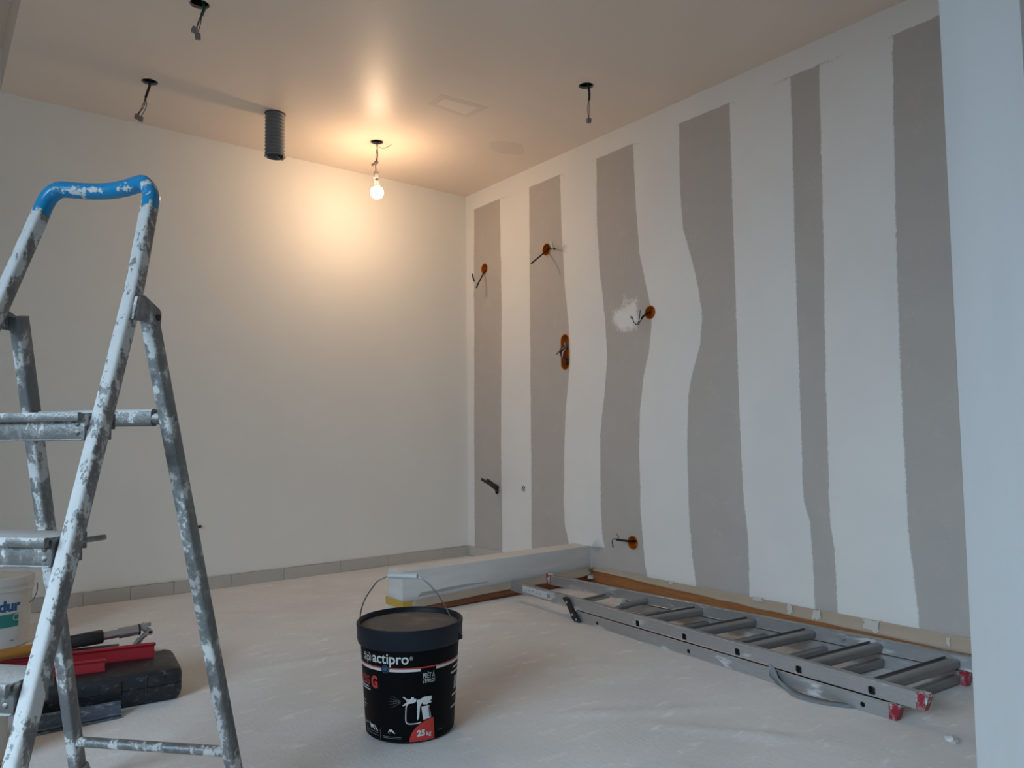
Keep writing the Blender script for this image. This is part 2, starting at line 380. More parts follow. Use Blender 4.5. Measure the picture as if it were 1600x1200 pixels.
def inpoly(p, poly):
    x, y = p; c = False; j = len(poly)-1
    for i in range(len(poly)):
        (xi, yi), (xj, yj) = poly[i], poly[j]
        if (yi > y) != (yj > y) and x < (xj-xi)*(y-yi)/(yj-yi)+xi: c = not c
        j = i
    return c
def dpoly(p, poly):
    P = Vector(p); best = 9
    for a, b in zip(poly, poly[1:]+poly[:1]):
        a, b = Vector(a), Vector(b); t = max(0, min(1, (P-a).dot(b-a)/(b-a).length_squared)); best = min(best, (P-(a+(b-a)*t)).length)
    return best if inpoly(p, poly) else -best
FW = .009
def jit(z, s): return .003*mnoise.noise((z*9, s*7.3, 0)) + .0018*mnoise.noise((z*37, s*3.1, 4))
def edges(k, z): return interp(G[k][0], z)+jit(z, k+.2), interp(G[k][1], z)+jit(z, k+.7)
def ztop(k, y): return G[k][2] + .004*mnoise.noise((y*20, k, 1)) + .003*mnoise.noise((y*60, k, 3))
def inside(y, z):
    best = (-9, 0)
    for k in range(6):
        a, b = edges(k, z); d = min(a-y, y-b, ztop(k, y)-z)
        if d > best[0]: best = (d, k)
    return best
def cover(y, z):
    c = .5-inside(y, z)[0]/(2*FW)
    return max(0, min(1, max(c, .5+dpoly((y, z), SMEAR)/.02)))
loops = [([(0, 0), (YE, 0), (YE, H), (0, H)], True), (SMEAR, True)]
zs = sorted([H*i/90 for i in range(91)]+[.1935, .1955, .1975, .2005, .21])
for k in range(6):
    zt = G[k][2]
    for side in (0, 1):
        zz = [z for z in zs if z < zt-.01]
        for off in (-FW, 0, FW):
            pts = [(edges(k, z)[side]+off, z) for z in zz]
            if off == 0: pts.append((edges(k, zt)[side], ztop(k, edges(k, zt)[side])))
            loops.append((pts, False))
    a, b = edges(k, zt); n = 14
    for off in (-FW, 0, FW):
        s_ = FW*1.5 if off else 0
        loops.append(([((a-s_)+(b-a+2*s_)*i/n, ztop(k, (a-s_)+(b-a+2*s_)*i/n)+off) for i in range(n+1)], False))
for y0, y1 in zip([0]+[0]*0, [YE]): loops.append(([(0, 2.40), (YE, 2.40)], False))
grid = [(-.05-.1*i, .05+.1*j) for i in range(37) for j in range(25)]
def pill(cy, cz, r, hh, n=12):
    pts = [(cy+r*math.cos(math.pi*i/n), cz+hh+r*math.sin(math.pi*i/n)) for i in range(n+1)] + [(cy-r*math.cos(math.pi*i/n), cz-hh-r*math.sin(math.pi*i/n)) for i in range(n+1)]
    return dict(pts=pts, **{'in': lambda c: inpoly((c.x, c.y), pts)})
OB = [(-.214, 1.948, .034), (-.859, 1.950, .036), (-1.676, 1.452, .034), (-1.520, .248, .034)]
PILL = (-1.013, 1.306, .034, .070)
wh = [circ(*o) for o in OB] + [pill(*PILL), circ(-.613, .478, .011, 14), circ(-.330, .455, .02, 14)]
v, f = cdt_mesh(loops, grid, wh, lambda c: 0 > c.x > YE and 0 < c.y < H)
regs = {}
for t in f:
    c = sum((v[i] for i in t), Vector((0, 0)))/3; d, k = inside(c.x, c.y)
    if inpoly((c.x, c.y), SMEAR): key = ('filler_smear', 0)
    elif d > 0: key = ('plasterboard', k)
    elif c.y > 2.40: key = ('ceiling_joint', 0)
    else: key = ('joint_band', sum(1 for q_ in range(6) if c.x < edges(q_, min(c.y, 2.3))[0]))
    regs.setdefault(key, []).append(t)
wr = struct(MB().box((.12, YR/2, H2/2), (.12, -YR+.2, H2)).build('wall_right', m_wall, None, 0), 'right wall of grey plasterboard striped with bands of white joint compound')
PB = {'plasterboard': 'bare grey-brown plasterboard strip', 'joint_band': 'white band of joint compound over a board seam', 'ceiling_joint': 'white joint compound along the ceiling', 'filler_smear': 'smeared patch of white filler'}
for (nm, k), ts in sorted(regs.items()):
    ids = sorted({i for t in ts for i in t}); mp = {i: n for n, i in enumerate(ids)}
    cv = [cover(v[i].x, v[i].y) for i in ids]
    me = bpy.data.meshes.new(nm); me.from_pydata([(-.0012*c, v[i].x, v[i].y) for i, c in zip(ids, cv)], [], [tuple(mp[i] for i in t) for t in ts])
    if me.polygons[0].normal.x > 0: me.flip_normals()
    a = me.attributes.new('cover', 'FLOAT', 'POINT'); a.data.foreach_set('value', cv)
    for p in me.polygons: p.use_smooth = True
    me.materials.append(m_board); o = bpy.data.objects.new(nm, me); C.objects.link(o); o.parent = wr; o['label'] = PB[nm]
MB().box((.035, (YE+YR)/2, H/2), (.07, YE-YR, H)).build('side_lining', m_wall, wr, 0)
# end of the partition beside the camera
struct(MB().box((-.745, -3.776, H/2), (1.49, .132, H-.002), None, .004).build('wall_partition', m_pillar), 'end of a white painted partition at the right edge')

# kerb
KX0, KY0, KY1, KH = -1.205, -1.2, -1.062, .197
kb = struct(MB().box((KX0/2, (KY0+KY1)/2, KH/2+.0005), (-KX0-.002, KY1-KY0, KH), None, .004).build('wall_low_kerb', m_kerb), 'low white boxed kerb running out from the striped wall')
q = MB(); q.prism([(-1.121, KY0-.0006, .072), (-1.119, KY0-.0006, .078), (-1.104, KY0-.0006, .092), (-1.03, KY0-.0006, .091), (-.954, KY0-.0006, .095), (-.841, KY0-.0006, .096), (-.717, KY0-.0006, .092), (-.72, KY0-.0006, .086), (-.85, KY0-.0006, .084), (-.954, KY0-.0006, .079), (-1.05, KY0-.0006, .076)], (0, .0008, 0))
note(q.build('bare_patch', m_bare, kb, 0), 'unpainted grey patch low on the kerb face')
# plinth tiles of back wall and corner
bb = struct(MB().box((XL/2, -.004, .033), (-XL, .008, .06)).build('baseboard_back', m_grout, None, 0), 'grey tile plinth along the back wall')
xs = [-.004, -.196, -.621, -.738-.21, -1.30, -1.60, -1.897, -2.105, -2.318, -2.63, -2.95, -3.3, -3.7, -4.1, -4.5, -4.9]
for i, (a, b) in enumerate(zip(xs, xs[1:])):
    MB().box(((a+b)/2, -.0065, .035+.0012*((i*7) % 3-1)), (a-b-.003, .009, .066), None, .0012, 1).build('tile', m_tile, bb)
fm = MB()
pts = [(-.02-.03*i, -.0055-.004*abs(mnoise.noise((i*.37, 0, 0))), .0715+.004*mnoise.noise((i*.6, 3, 0))) for i in range(95)]
fm.sweep(pts, [(.0035, 0), (0, .004), (-.0035, 0), (0, -.004)], (0, 0, 1)); fm.build('filler_line', m_filler, bb)
br = struct(MB().box((-.004, -.53, .033), (.008, 1.06, .06)).build('baseboard_right', m_grout, None, 0), 'grey tile plinth behind the kerb')
for a, b in ((-.012, -.40), (-.40, -.80), (-.80, -1.06)): MB().box((-.0065, (a+b)/2, .036), (.009, a-b-.003, .068), None, .0012, 1).build('tile', m_tile, br)
# wood skirtings
struct(MB().box((-.61, -1.2085, .031), (1.186, .014, .056), None, .002).build('baseboard_kerb', m_wood_red), 'red-brown wood skirting at the foot of the kerb')
struct(MB().box((-.0075, -2.455, .0415), (.014, 2.48, .077), None, .002).build('baseboard_striped_wall', m_wood_or), 'orange-brown wood skirting at the foot of the striped wall')

# ------------------------------------------------------------------ floor protection fleece
FZ = .003
ridges = [((-2.1, -1.55), (-1.05, -1.75), .006), ((-1.75, -2.05), (-.95, -2.35), .005), ((-1.6, -2.5), (-.9, -2.95), .006), ((-1.2, -1.5), (-.75, -1.75), .007), ((-2.2, -.9), (-1.2, -.75), .005), ((-2.3, -2.4), (-2.1, -3.2), .005),
          ((-1.5, -3.0), (-1.25, -3.6), .006), ((-2.0, -.5), (-1.4, -1.0), .004), ((-1.35, -2.75), (-.98, -3.3), .005)]
def fz(x, y):
    z = FZ + .0012*mnoise.noise((x*5, y*5, 0)) + .0007*mnoise.noise((x*17, y*17, 3))
    for (x0, y0), (x1, y1), h in ridges:
        dx, dy = x1-x0, y1-y0; L = math.hypot(dx, dy); t = ((x-x0)*dx+(y-y0)*dy)/L/L; d = abs((x-x0)*dy-(y-y0)*dx)/L
        d += .03*mnoise.noise((t*4, x0, y0)); e = max(0, min(1, min(t, 1-t)*4))
        z += h*1.9*e*math.exp(-(d/.019)**2)
    return z
fx = [XL+.05, -4.6, -4, -3.6] + [-3.3+.025*i for i in range(131)]; fx = [x for x in fx if x < -.02] + [-.017]
fy = [YR+.05, -5.5, -5, -4.4] + [-4.0+.025*i for i in range(160)]; fy = [y for y in fy if y < -.013] + [-.012]
nx, ny = len(fx), len(fy); me = bpy.data.meshes.new('floor_fleece')
ff = [(j*nx+i, j*nx+i+1, (j+1)*nx+i+1, (j+1)*nx+i) for j in range(ny-1) for i in range(nx-1)]
def under(x, y): return x > KX0-.006 and KY0-.017 < y < KY1+.002 or (y < YE+.012 and y > YE-.125 and x > -1.495)
ff = [q_ for q_ in ff if not under((fx[q_[0] % nx]+fx[q_[1] % nx])/2, (fy[q_[0]//nx]+fy[q_[2]//nx])/2)]
me.from_pydata([(x, y, fz(x, y)) for y in fy for x in fx], [], ff)
for p in me.polygons: p.use_smooth = True
me.materials.append(m_fleece); fo = bpy.data.objects.new('floor_fleece', me); C.objects.link(fo)
tag(fo, 'pale grey plaster-dusted protective fleece spread over the whole floor', 'floor cover')

# masking paper and tape
def paper(name, path, label):
    q = MB(); vs = []; n = 7
    for (p, z1, z0, out, nrm) in path:
        for i in range(n):
            t = i/(n-1); vs.append((p[0]+nrm[0]*(.0015+out*t*t), p[1]+nrm[1]*(.0015+out*t*t), z1+(z0-z1)*t))
    m = len(path); fs = [(i*n+j, i*n+j+1, (i+1)*n+j+1, (i+1)*n+j) for i in range(m-1) for j in range(n-1)]
    q.add(vs, fs); o = q.build(name, m_paper, None, 60, True); md = o.modifiers.new('thick', 'SOLIDIFY'); md.thickness = .0006; md.offset = 0
    return tag(o, label, 'masking paper')
kp = []
for i in range(41):
    x = -1.165+1.145*i/40; t = i/40; w = .002*mnoise.noise((x*11, 0, 0))
    z1 = .0655+.0155*t+w; z0 = (.030+.012*min(1, t*2.2)+w if t < .93 else .042+.012*(t-.93)/.07)
    kp.append(((x, -1.2157), z1, z0, .012+.012*math.exp(-((t-.85)/.2)**2), (0, -1)))
paper('masking_paper', kp, 'beige masking paper strip flaring along the foot of the white kerb')
wp = []; ctrl = [(-1.216, .069), (-1.4, .066), (-1.6, .058), (-2.0, .049), (-2.3, .041), (-2.65, .036), (-3.15, .030), (-3.7, .028)]
for i in range(85):
    y = -1.235-2.44*i/84
    for (a, za), (b, zb) in zip(ctrl, ctrl[1:]):
        if a >= y >= b: z0 = za+(zb-za)*(a-y)/(a-b)
    w = .0025*mnoise.noise((y*9, 5, 0)); wp.append(((-.0147, y), .0855+w, z0+w*1.5, .008+.006*mnoise.noise((y*5, 1, 1)), (-1, 0)))
paper('masking_paper', wp, 'long beige masking paper strip taped over the skirting of the striped wall')
for y, w, h, zc, lb in ((-1.79, .03, .018, .083, 'small torn white tape scrap, farthest one along the striped wall'), (-2.28, .055, .018, .084, 'torn white tape scrap at the foot of the wide bare board strip'), (-2.44, .022, .042, .066, 'torn white tape scrap left of the narrow bare strip'), (-2.56, .036, .040, .063, 'torn white tape scrap below the narrow bare strip'), (-2.79, .07, .042, .066, 'largest torn white tape scrap on the skirting paper'), (-3.07, .014, .028, .062, 'small white tape scrap nearest the partition end')):
    q = MB(); P = []; R_ = lambda k: k*(random.random()-.5)
    for k in range(5): P.append((-.0246, y-w/2+w*k/4+R_(w*.12), zc+h/2+R_(h*.3)))
    for k in range(1, 3): P.append((-.0246, y+w/2+R_(w*.3), zc+h/2-h*k/3))
    for k in range(5): P.append((-.0246, y+w/2-w*k/4+R_(w*.12), zc-h/2+R_(h*.45)))
    for k in range(1, 3): P.append((-.0246, y-w/2+R_(w*.3), zc-h/2+h*k/3))
    q.prism(P, (.0008, 0, 0)); tag(q.build('tape_scrap', m_tape, None, 0), lb, 'tape', 'white tape scraps on the skirting paper')
q = MB(); q.box((-1.186, -1.2195, .0475), (.045, .0015, .036), None); q.box((-1.2095, -1.135, .0475), (.0015, .165, .036), None)
tag(q.build('yellow_tape', m_yellow, None, 0), 'yellow tape wrapped round the free end of the low kerb', 'tape')
q = MB(); q.prism([(-.05, -1.218, .066), (-.022, -1.222, .062), (-.012, -1.236, .03), (-.03, -1.25, .024), (-.06, -1.236, .026)], (.004, .003, .002)); tag(q.build('paper_scrap', m_tape, None, 0), 'white paper scrap in the corner of kerb and striped wall', 'paper')

# ------------------------------------------------------------------ ceiling fittings
def cable(name, label, hole, pts, wires, conns, sheath_mat, group='loose lamp cables hanging from the ceiling'):
    t = thing(name, label, 'cable', (hole[0], hole[1], H), group)
    MB().tube([Vector((hole[0], hole[1], H+.06))] + pts, .0058, 8, True, 5).build('cable', sheath_mat, t)
    for w in wires: MB().tube(w, .0017, 6, True, 5).build('wire', m_wire_r, t)
    for c, d in conns:
        q = MB(); q.bar(c, Vector(c)+Vector(d)*.024, .021, .021, (.3, .9, .2), .004); q.build('connector', m_conn, t)
    return t
V3 = Vector
a = HOLES['a']
cable('lamp_cable', 'lamp cable hanging from the ceiling hole at the top edge, two grey connectors', a, [V3((-2.163, -1.352, 2.49)), V3((-2.166, -1.348, 2.47)), V3((-2.170, -1.345, 2.455))],
      [[V3((-2.169, -1.346, 2.458)), V3((-2.178, -1.336, 2.425)), V3((-2.187, -1.326, 2.405))], [V3((-2.170, -1.345, 2.458)), V3((-2.172, -1.340, 2.425)), V3((-2.180, -1.330, 2.386))], [V3((-2.171, -1.344, 2.458)), V3((-2.180, -1.333, 2.43)), V3((-2.183, -1.327, 2.39))]],
      [(V3((-2.186, -1.327, 2.412)), V3((-.3, .25, -.9))), (V3((-2.179, -1.33, 2.388)), V3((.05, 0, -1)))], m_wire_g)
cable('lamp_cable', 'lamp cable hanging from the ceiling hole left of the grey duct', HOLES['b'], [V3((-2.178, -.539, 2.49)), V3((-2.186, -.53, 2.45)), V3((-2.192, -.522, 2.425))],
      [[V3((-2.192, -.522, 2.43)), V3((-2.196, -.517, 2.385)), V3((-2.218, -.494, 2.345))], [V3((-2.192, -.522, 2.43)), V3((-2.188, -.524, 2.385)), V3((-2.206, -.504, 2.336))], [V3((-2.192, -.522, 2.43)), V3((-2.204, -.510, 2.38)), V3((-2.221, -.490, 2.345))]],
      [(V3((-2.217, -.495, 2.349)), V3((-.25, .2, -.95))), (V3((-2.205, -.504, 2.338)), V3((-.1, .1, -1)))], m_cable)
cable('lamp_cable', 'lamp cable hanging straight down from the ceiling hole near the striped wall', HOLES['c'], [V3((-.492, -1.753, 2.49)), V3((-.488, -1.752, 2.45)), V3((-.489, -1.75, 2.43))],
      [[V3((-.489, -1.75, 2.435)), V3((-.494, -1.744, 2.39)), V3((-.488, -1.745, 2.335))], [V3((-.489, -1.75, 2.435)), V3((-.486, -1.748, 2.39)), V3((-.487, -1.744, 2.335))]],
      [(V3((-.487, -1.744, 2.343)), V3((0, 0, -1)))], m_cable)
t = thing('pendant_bulb', 'glowing white light bulb hanging from a ceiling hole on thin wires', 'lamp', (-.977, -.521, H))
MB().tube([(-.977, -.521, 2.55), (-.975, -.519, 2.48), (-.972, -.519, 2.434), (-.973, -.513, 2.385)], .0032, 6, True, 5).build('wire', m_wire_r, t)
MB().tube([(-.976, -.520, 2.46), (-.980, -.515, 2.42), (-.977, -.512, 2.385)], .0022, 6, True, 5).build('wire', m_wire_r, t)
MB().tube([(-.975, -.519, 2.485), (-.945, -.512, 2.475), (-.92, -.53, 2.478), (-.905, -.56, 2.49)], .0015, 6, True, 5).build('wire', m_wire_r, t)
q = MB(); q.bar((-.974, -.513, 2.392), (-.980, -.508, 2.372), .018, .02, (0, 1, 0), .003); q.bar((-.985, -.508, 2.376), (-1.0, -.500, 2.362), .016, .016, (0, 1, 0), .003); q.build('connector', m_conn, t)
MB().tube([(-.979, -.508, 2.372), (-.976, -.506, 2.335)], .0022, 6).build('wire', m_wire_r, t)
q = MB(); q.box((-.974, -.505, 2.312), (.024, .020, .042), None, .003); q.box((-.978, -.505, 2.283), (.008, .016, .018), None, .002); q.box((-.966, -.505, 2.283), (.008, .016, .018), None, .002); q.build('socket', m_conn_w, t)
q = MB(); q.lathe((-.969, -.506, 2.215), [(.0, .062), (.013, .062), (.0145, .045), (.018, .035), (.024, .022)], 24); q.build('bulb_collar', m_socket, t)
q = MB(); pr = [(0, -.038)] + [(.037*math.sin(a), -.037*math.cos(a)) for a in [math.radians(x) for x in range(12, 125, 10)]] + [(.0245, .0225), (0, .0225)]
q.lathe((-.969, -.506, 2.212), pr, 28); q.build('bulb', m_bulb, t)
# corrugated duct
t = thing('ventilation_duct', 'grey corrugated duct stub sticking out of the ceiling', 'duct', (*DUCT, H))
pr = [(.047, .16)]; z = .02
while z > -.213: pr += [(.0415, z), (.0495, z-.006), (.0505, z-.008), (.0495, z-.010), (.0415, z-.016)]; z -= .0185
pr += [(.050, z), (.052, z-.006), (.048, z-.008), (.043, z+.01), (.043, .12)]
MB().lathe((*DUCT, H), pr, 40).build('corrugated_pipe', m_duct, t, 50)
q = MB(); q.prism([(-1.585, -.575, 2.275), (-1.552, -.592, 2.272), (-1.532, -.575, 2.274), (-1.55, -.585, 2.255), (-1.568, -.59, 2.252)], (.012, .03, .003)); q.build('torn_flap', m_cable, t, 0)

# ------------------------------------------------------------------ wall boxes with cables
def cup(y, z, r, h=0, depth=.045):
    q = MB(); n = 28; pts = []
    if h:
        pts = [(y+r*math.cos(math.pi*i/12), z+h+r*math.sin(math.pi*i/12)) for i in range(13)] + [(y-r*math.cos(math.pi*i/12), z-h-r*math.sin(math.pi*i/12)) for i in range(13)]
    else: pts = [(y+r*math.cos(2*math.pi*i/n), z+r*math.sin(2*math.pi*i/n)) for i in range(n)]
    m = len(pts); sc_ = lambda k: [(y+(a-y)*(r+k)/r, z+(b-z)*((r+h+k)/(r+h))) for a, b in pts]
    A = [(-.002, *p) for p in sc_(.003)]; B = [(-.0022, *p) for p in sc_(-.0015)]; D = [(depth, *p) for p in sc_(-.002)]
    q.add(A+B+D, [(i, (i+1) % m, m+(i+1) % m, m+i) for i in range(m)] + [(m+i, m+(i+1) % m, 2*m+(i+1) % m, 2*m+i) for i in range(m)] + [tuple(range(2*m, 3*m))])
    return q
def ebox(label, o, h=0):
    t = thing('electrical_box', label, 'electrical box', (0, o[0], o[1]), 'orange electrical boxes in the striped wall')
    cup(o[0], o[1], o[2], h).build('box', m_orange, t); return t
t = ebox('orange wall box nearest the corner, black cable bent into a V', OB[0])
MB().tube([(.03, -.19, 1.944), (-.0, -.205, 1.922), (-.04, -.238, 1.886), (-.085, -.258, 1.83)], .0048, 8, True, 5).build('cable', m_cable, t)
MB().tube([(-.09, -.262, 1.826), (-.1, -.266, 1.806), (-.105, -.264, 1.796)], .005, 8).build('cable_tip', m_cable, t)
q = MB(); q.bar((-.107, -.258, 1.81), (-.125, -.268, 1.838), .017, .010, (1, 0, 0), .003); q.build('connector', m_conn_w, t)
MB().tube([(-.124, -.268, 1.838), (-.14, -.276, 1.862), (-.15, -.283, 1.884)], .005, 8).build('cable', m_cable, t)
t = ebox('orange wall box high on the second bare strip, cable poking out left', OB[1])
MB().tube([(.03, -.85, 1.968), (-.02, -.872, 1.932), (-.09, -.897, 1.886), (-.125, -.905, 1.862), (-.16, -.903, 1.833)], .005, 8, True, 5).build('cable', m_cable, t)
MB().tube([(.02, -.87, 1.955), (-.01, -.90, 1.948), (-.03, -.935, 1.944), (-.05, -.96, 1.935)], .0045, 8, True, 4).build('cable', m_cable, t)
q = MB(); q.bar((-.055, -.978, 1.926), (-.075, -.985, 1.966), .022, .010, (1, 0, 0), .003); q.build('connector', m_conn_w, t)
MB().tube([(-.05, -.985, 1.925), (-.062, -1.003, 1.914)], .0055, 8).build('cable_tip', m_cable, t)
t = ebox('long orange double wall box with tangled wires on the second bare strip', (PILL[0], PILL[1], PILL[2]), PILL[3])
y, z = PILL[:2]
MB().tube([(.03, y-.01, z-.06), (-.004, y-.004, z-.05), (-.02, y+.012, z-.02), (-.018, y+.02, z+.012), (.0, y+.005, z+.03), (.02, y-.005, z+.02)], .007, 8, True, 6).build('cable', m_pipe, t)
MB().tube([(.025, y-.012, z+.03), (-.012, y+.002, z+.022), (-.025, y+.026, z+.004), (-.03, y+.045, z-.012)], .0042, 8, True, 6).build('wire', m_conn, t)
MB().tube([(.02, y-.0, z+.028), (-.02, y-.004, z+.0), (-.02, y+.002, z-.03), (.01, y+.012, z-.04)], .003, 8, True, 6).build('wire', m_conn_w, t)
q = MB(); q.bar((.0, y-.012, z+.03), (-.012, y-.014, z+.054), .018, .018, (1, 0, 0), .003); q.build('connector', m_conn, t)
MB().lathe((.004, y-.010, z-.058), [(0, -.02), (.017, -.02), (.02, 0), (.016, .016), (0, .016)], 16, (-1, .2, 0)).build('cable_plug', m_cable, t)
t = ebox('orange wall box beside the smeared white filler patch', OB[2])
MB().tube([(.03, -1.65, 1.462), (-.02, -1.66, 1.44), (-.05, -1.672, 1.428), (-.065, -1.676, 1.415)], .0055, 8, True, 5).build('cable', m_cable, t)
MB().tube([(-.06, -1.674, 1.418), (-.09, -1.681, 1.391), (-.1, -1.678, 1.379), (-.11, -1.664, 1.390), (-.118, -1.660, 1.414)], .0024, 6, True, 5).build('wire', m_cable, t)
MB().tube([(-.1, -1.678, 1.382), (-.1, -1.69, 1.41), (-.1, -1.696, 1.442)], .0022, 6, True, 5).build('wire', m_wire_r, t)
q = MB(); q.bar((-.092, -1.684, 1.398), (-.098, -1.681, 1.380), .009, .009, (1, 0, 0), .002); q.build('connector', m_conn, t)
q = MB(); q.bar((-.12, -1.66, 1.410), (-.124, -1.655, 1.424), .009, .009, (1, 0, 0), .002); q.build('connector', m_conn, t)
q = MB(); q.bar((-.1, -1.696, 1.440), (-.1, -1.698, 1.452), .006, .006, (1, 0, 0), .002); q.build('connector', m_conn, t)
t = ebox('orange wall box low down just above the kerb end of the skirting', OB[3])
MB().tube([(.03, -1.511, .253), (-.02, -1.514, .257), (-.06, -1.512, .264), (-.11, -1.506, .273)], .006, 8, True, 5).build('cable', m_cable, t)
MB().tube([(-.105, -1.507, .272), (-.13, -1.505, .278), (-.14, -1.506, .265), (-.142, -1.511, .246)], .0025, 6, True, 5).build('wire', m_cable, t)
MB().tube([(-.105, -1.509, .274), (-.115, -1.528, .283), (-.12, -1.526, .296), (-.118, -1.518, .306)], .002, 6, True, 5).build('wire', m_wire_r, t)
q = MB(); q.bar((-.142, -1.511, .248), (-.143, -1.514, .236), .008, .008, (1, 0, 0), .002); q.build('connector', m_conn, t)
t = thing('pipe_stub', 'pair of dark brown pipe ends poking from the first bare strip', 'pipe', (0, -.332, .455))
MB().tube([(.05, -.318, .432), (-.09, -.379, .505), (-.18, -.413, .543)], .0095, 12).build('pipe', m_pipe, t)
MB().tube([(.05, -.322, .458), (-.06, -.372, .506), (-.125, -.395, .538)], .0085, 12).build('pipe', m_pipe, t)
MB().tube([(-.0, -.345, .455), (-.012, -.352, .478), (-.02, -.35, .498), (-.03, -.338, .496)], .0028, 6, True, 5).build('wire', m_cable, t)
t = thing('outlet_sleeve', 'small white ringed pipe outlet in the first compound band', 'pipe', (0, -.613, .478))
MB().lathe((0, -.613, .478), [(.0105, -.04), (.0105, .002), (.016, .0035), (.0175, .002), (.017, .0)], 20, (-1, 0, 0)).build('ring', m_filler, t)
q = MB(); q.tube([(-.0035, -.597, .478), (-.004, -.602, .494), (-.004, -.613, .500), (-.004, -.626, .492)], .0028, 6, True, 4); q.build('cap', m_cable, t)
t = thing('cable_end', 'tiny black cable end poking from the back wall', 'cable', (-1.772, -.0, .344))
MB().tube([(-1.772, .01, .344), (-1.772, -.012, .344), (-1.768, -.018, .349)], .0075, 8).build('cable', m_cable, t); MB().tube([(-1.79, .01, .360), (-1.79, -.008, .360)], .0035, 8).build('wire', m_cable, t)

# ------------------------------------------------------------------ stepladder
LX, LY, LP = -2.788, -2.5935, -.838
U = V3((math.cos(LP), math.sin(LP), 0)); Vv = V3((-math.sin(LP), math.cos(LP), 0))
def LPT(a, b, c): return V3((LX, LY, 0)) + U*a + Vv*b + V3((0, 0, c))
def frp(z, s):
    if z <= 1.118: k = z/1.118; return LPT(s*(.4214+(.2971-.4214)*k)/2, -.3767+(.0538+.3767)*k, z)
    k = (z-1.118)/(1.3695-1.118); return LPT(s*(.2971+(.2476-.2971)*k)/2, .0538+(.1429-.0538)*k, z)
def rrp(z, s): k = z/1.0757; return LPT(s*(.4119+(.3017-.4119)*k)/2, .3767+(.0977-.3767)*k, z)
t = thing('stepladder', 'aluminium stepladder caked in white plaster with blue top grip, left foreground', 'ladder', (LX, LY, 0))
sec = rsec(.032, .027, .007)
NV = (Vv*.93 - V3((0, 0, .36))).normalized()     # across the rail plane
for s in (-1, 1):
    pts = [frp(z, s) for z in (.02, .3, .6, .9, 1.06, 1.118, 1.17, 1.25, 1.315)]
    r_ = MB().sweep(pts, sec, NV).build('front_rail', m_rail, t)
    # rubber boot
    MB().sweep([frp(.004, s), frp(.05, s)], rsec(.042, .036, .009), NV).build('foot', m_foot, t)
    # hinge plate
    out = U*(s*.0165); c0 = frp(1.115, s); z0 = c0.z
    dz = lambda b, z: c0 + out + Vv*b + V3((0, 0, z))
    pl = [dz(-.018, -.012), dz(.004, -.006), dz(.012, -.010), dz(.050, -.026), dz(.056, -.034), dz(.055, -.056), dz(.048, -.060), dz(.0, -.058), dz(-.030, -.058)]
    hb = MB().prism(pl, U*(s*.006)).build('hinge_plate', m_leg, t, 0)
    pl2 = [p - U*(s*.036) for p in pl]
    b_ = dz(.045, -.044)
    MB().tube([b_+U*(s*.009), b_-U*(s*.010)], .006, 12).build('bolt', m_cable, hb)
    MB().sweep([rrp(.02, s), rrp(.4, s), rrp(.75, s), rrp(1.085, s)], rsec(.033, .027, .006), (Vv*.95+V3((0, 0, .25))).normalized()).build('rear_leg', m_leg, t)
    MB().sweep([rrp(.004, s), rrp(.012, s), rrp(.05, s), rrp(.055, s)], rsec(.045, .038, .009), Vv, True, [1.15, 1.12, .95, .85]).build('foot', m_foot, t)
# blue grip: bent tube from rail to rail, bowed back in the middle
gp = [frp(1.308, -1), frp(1.332, -1), LPT(-.119, .134, 1.352), LPT(-.102, .138, 1.3655), LPT(-.084, .144, 1.367), LPT(-.045, .155, 1.3645), LPT(0, .160, 1.3635), LPT(.045, .154, 1.3645), LPT(.085, .143, 1.367), LPT(.105, .137, 1.3655), LPT(.120, .132, 1.351), frp(1.332, 1), frp(1.305, 1)]
MB().sweep(spline(gp, 5), rsec(.035, .030, .013, 4), NV).build('grip', m_grip, t)
# steps
for z in (.875, .665, .455, .245):
    a, b = frp(z, -1), frp(z, 1); w = U
    sm = MB()
    def sl(b0, b1, z0, z1, ext=0, bev=.002):
        A = a+U*(.0145-ext)+Vv*((b0+b1)/2); B = b-U*(.0145-ext)+Vv*((b0+b1)/2); A.z = B.z = (z0+z1)/2
        sm.bar(A, B, b1-b0, z1-z0, (0, 0, 1), bev)
    sl(-.042, .052, z-.005, z); sl(-.046, -.034, z-.016, z+.001, 0, .003); sl(-.030, -.027, z-.050, z-.004); sl(.047, .052, z-.03, z)
    sl(-.036, -.018, z-.050, z-.047)
    so = sm.build('step', m_step, t)
    for kz in (-.020, -.036):
        for e, s in ((a, 1), (b, -1)):
            c = e+U*(s*.028)+Vv*(-.0305); c.z = z+kz; MB().lathe(c, [(0, .0035), (.003, .003), (.0052, 0)], 10, -Vv).build('rivet', m_step, so)
    for s in (-1, 1):
        c = frp(z, s); c.z = z-.012
        if abs(z-.665) < .01: MB().tube([c+Vv*.012, c+Vv*.062+U*(s*.012)], .005, 8).build('bolt', m_leg, so)
    for s, e in ((1, a), (-1, b)):
        A = e+U*(s*.0155)-Vv*.030; A.z = z-.026; MB().bar(A, A+Vv*.07, .003, .046, (0, 0, 1), .001).build('end_bracket', m_step, so)
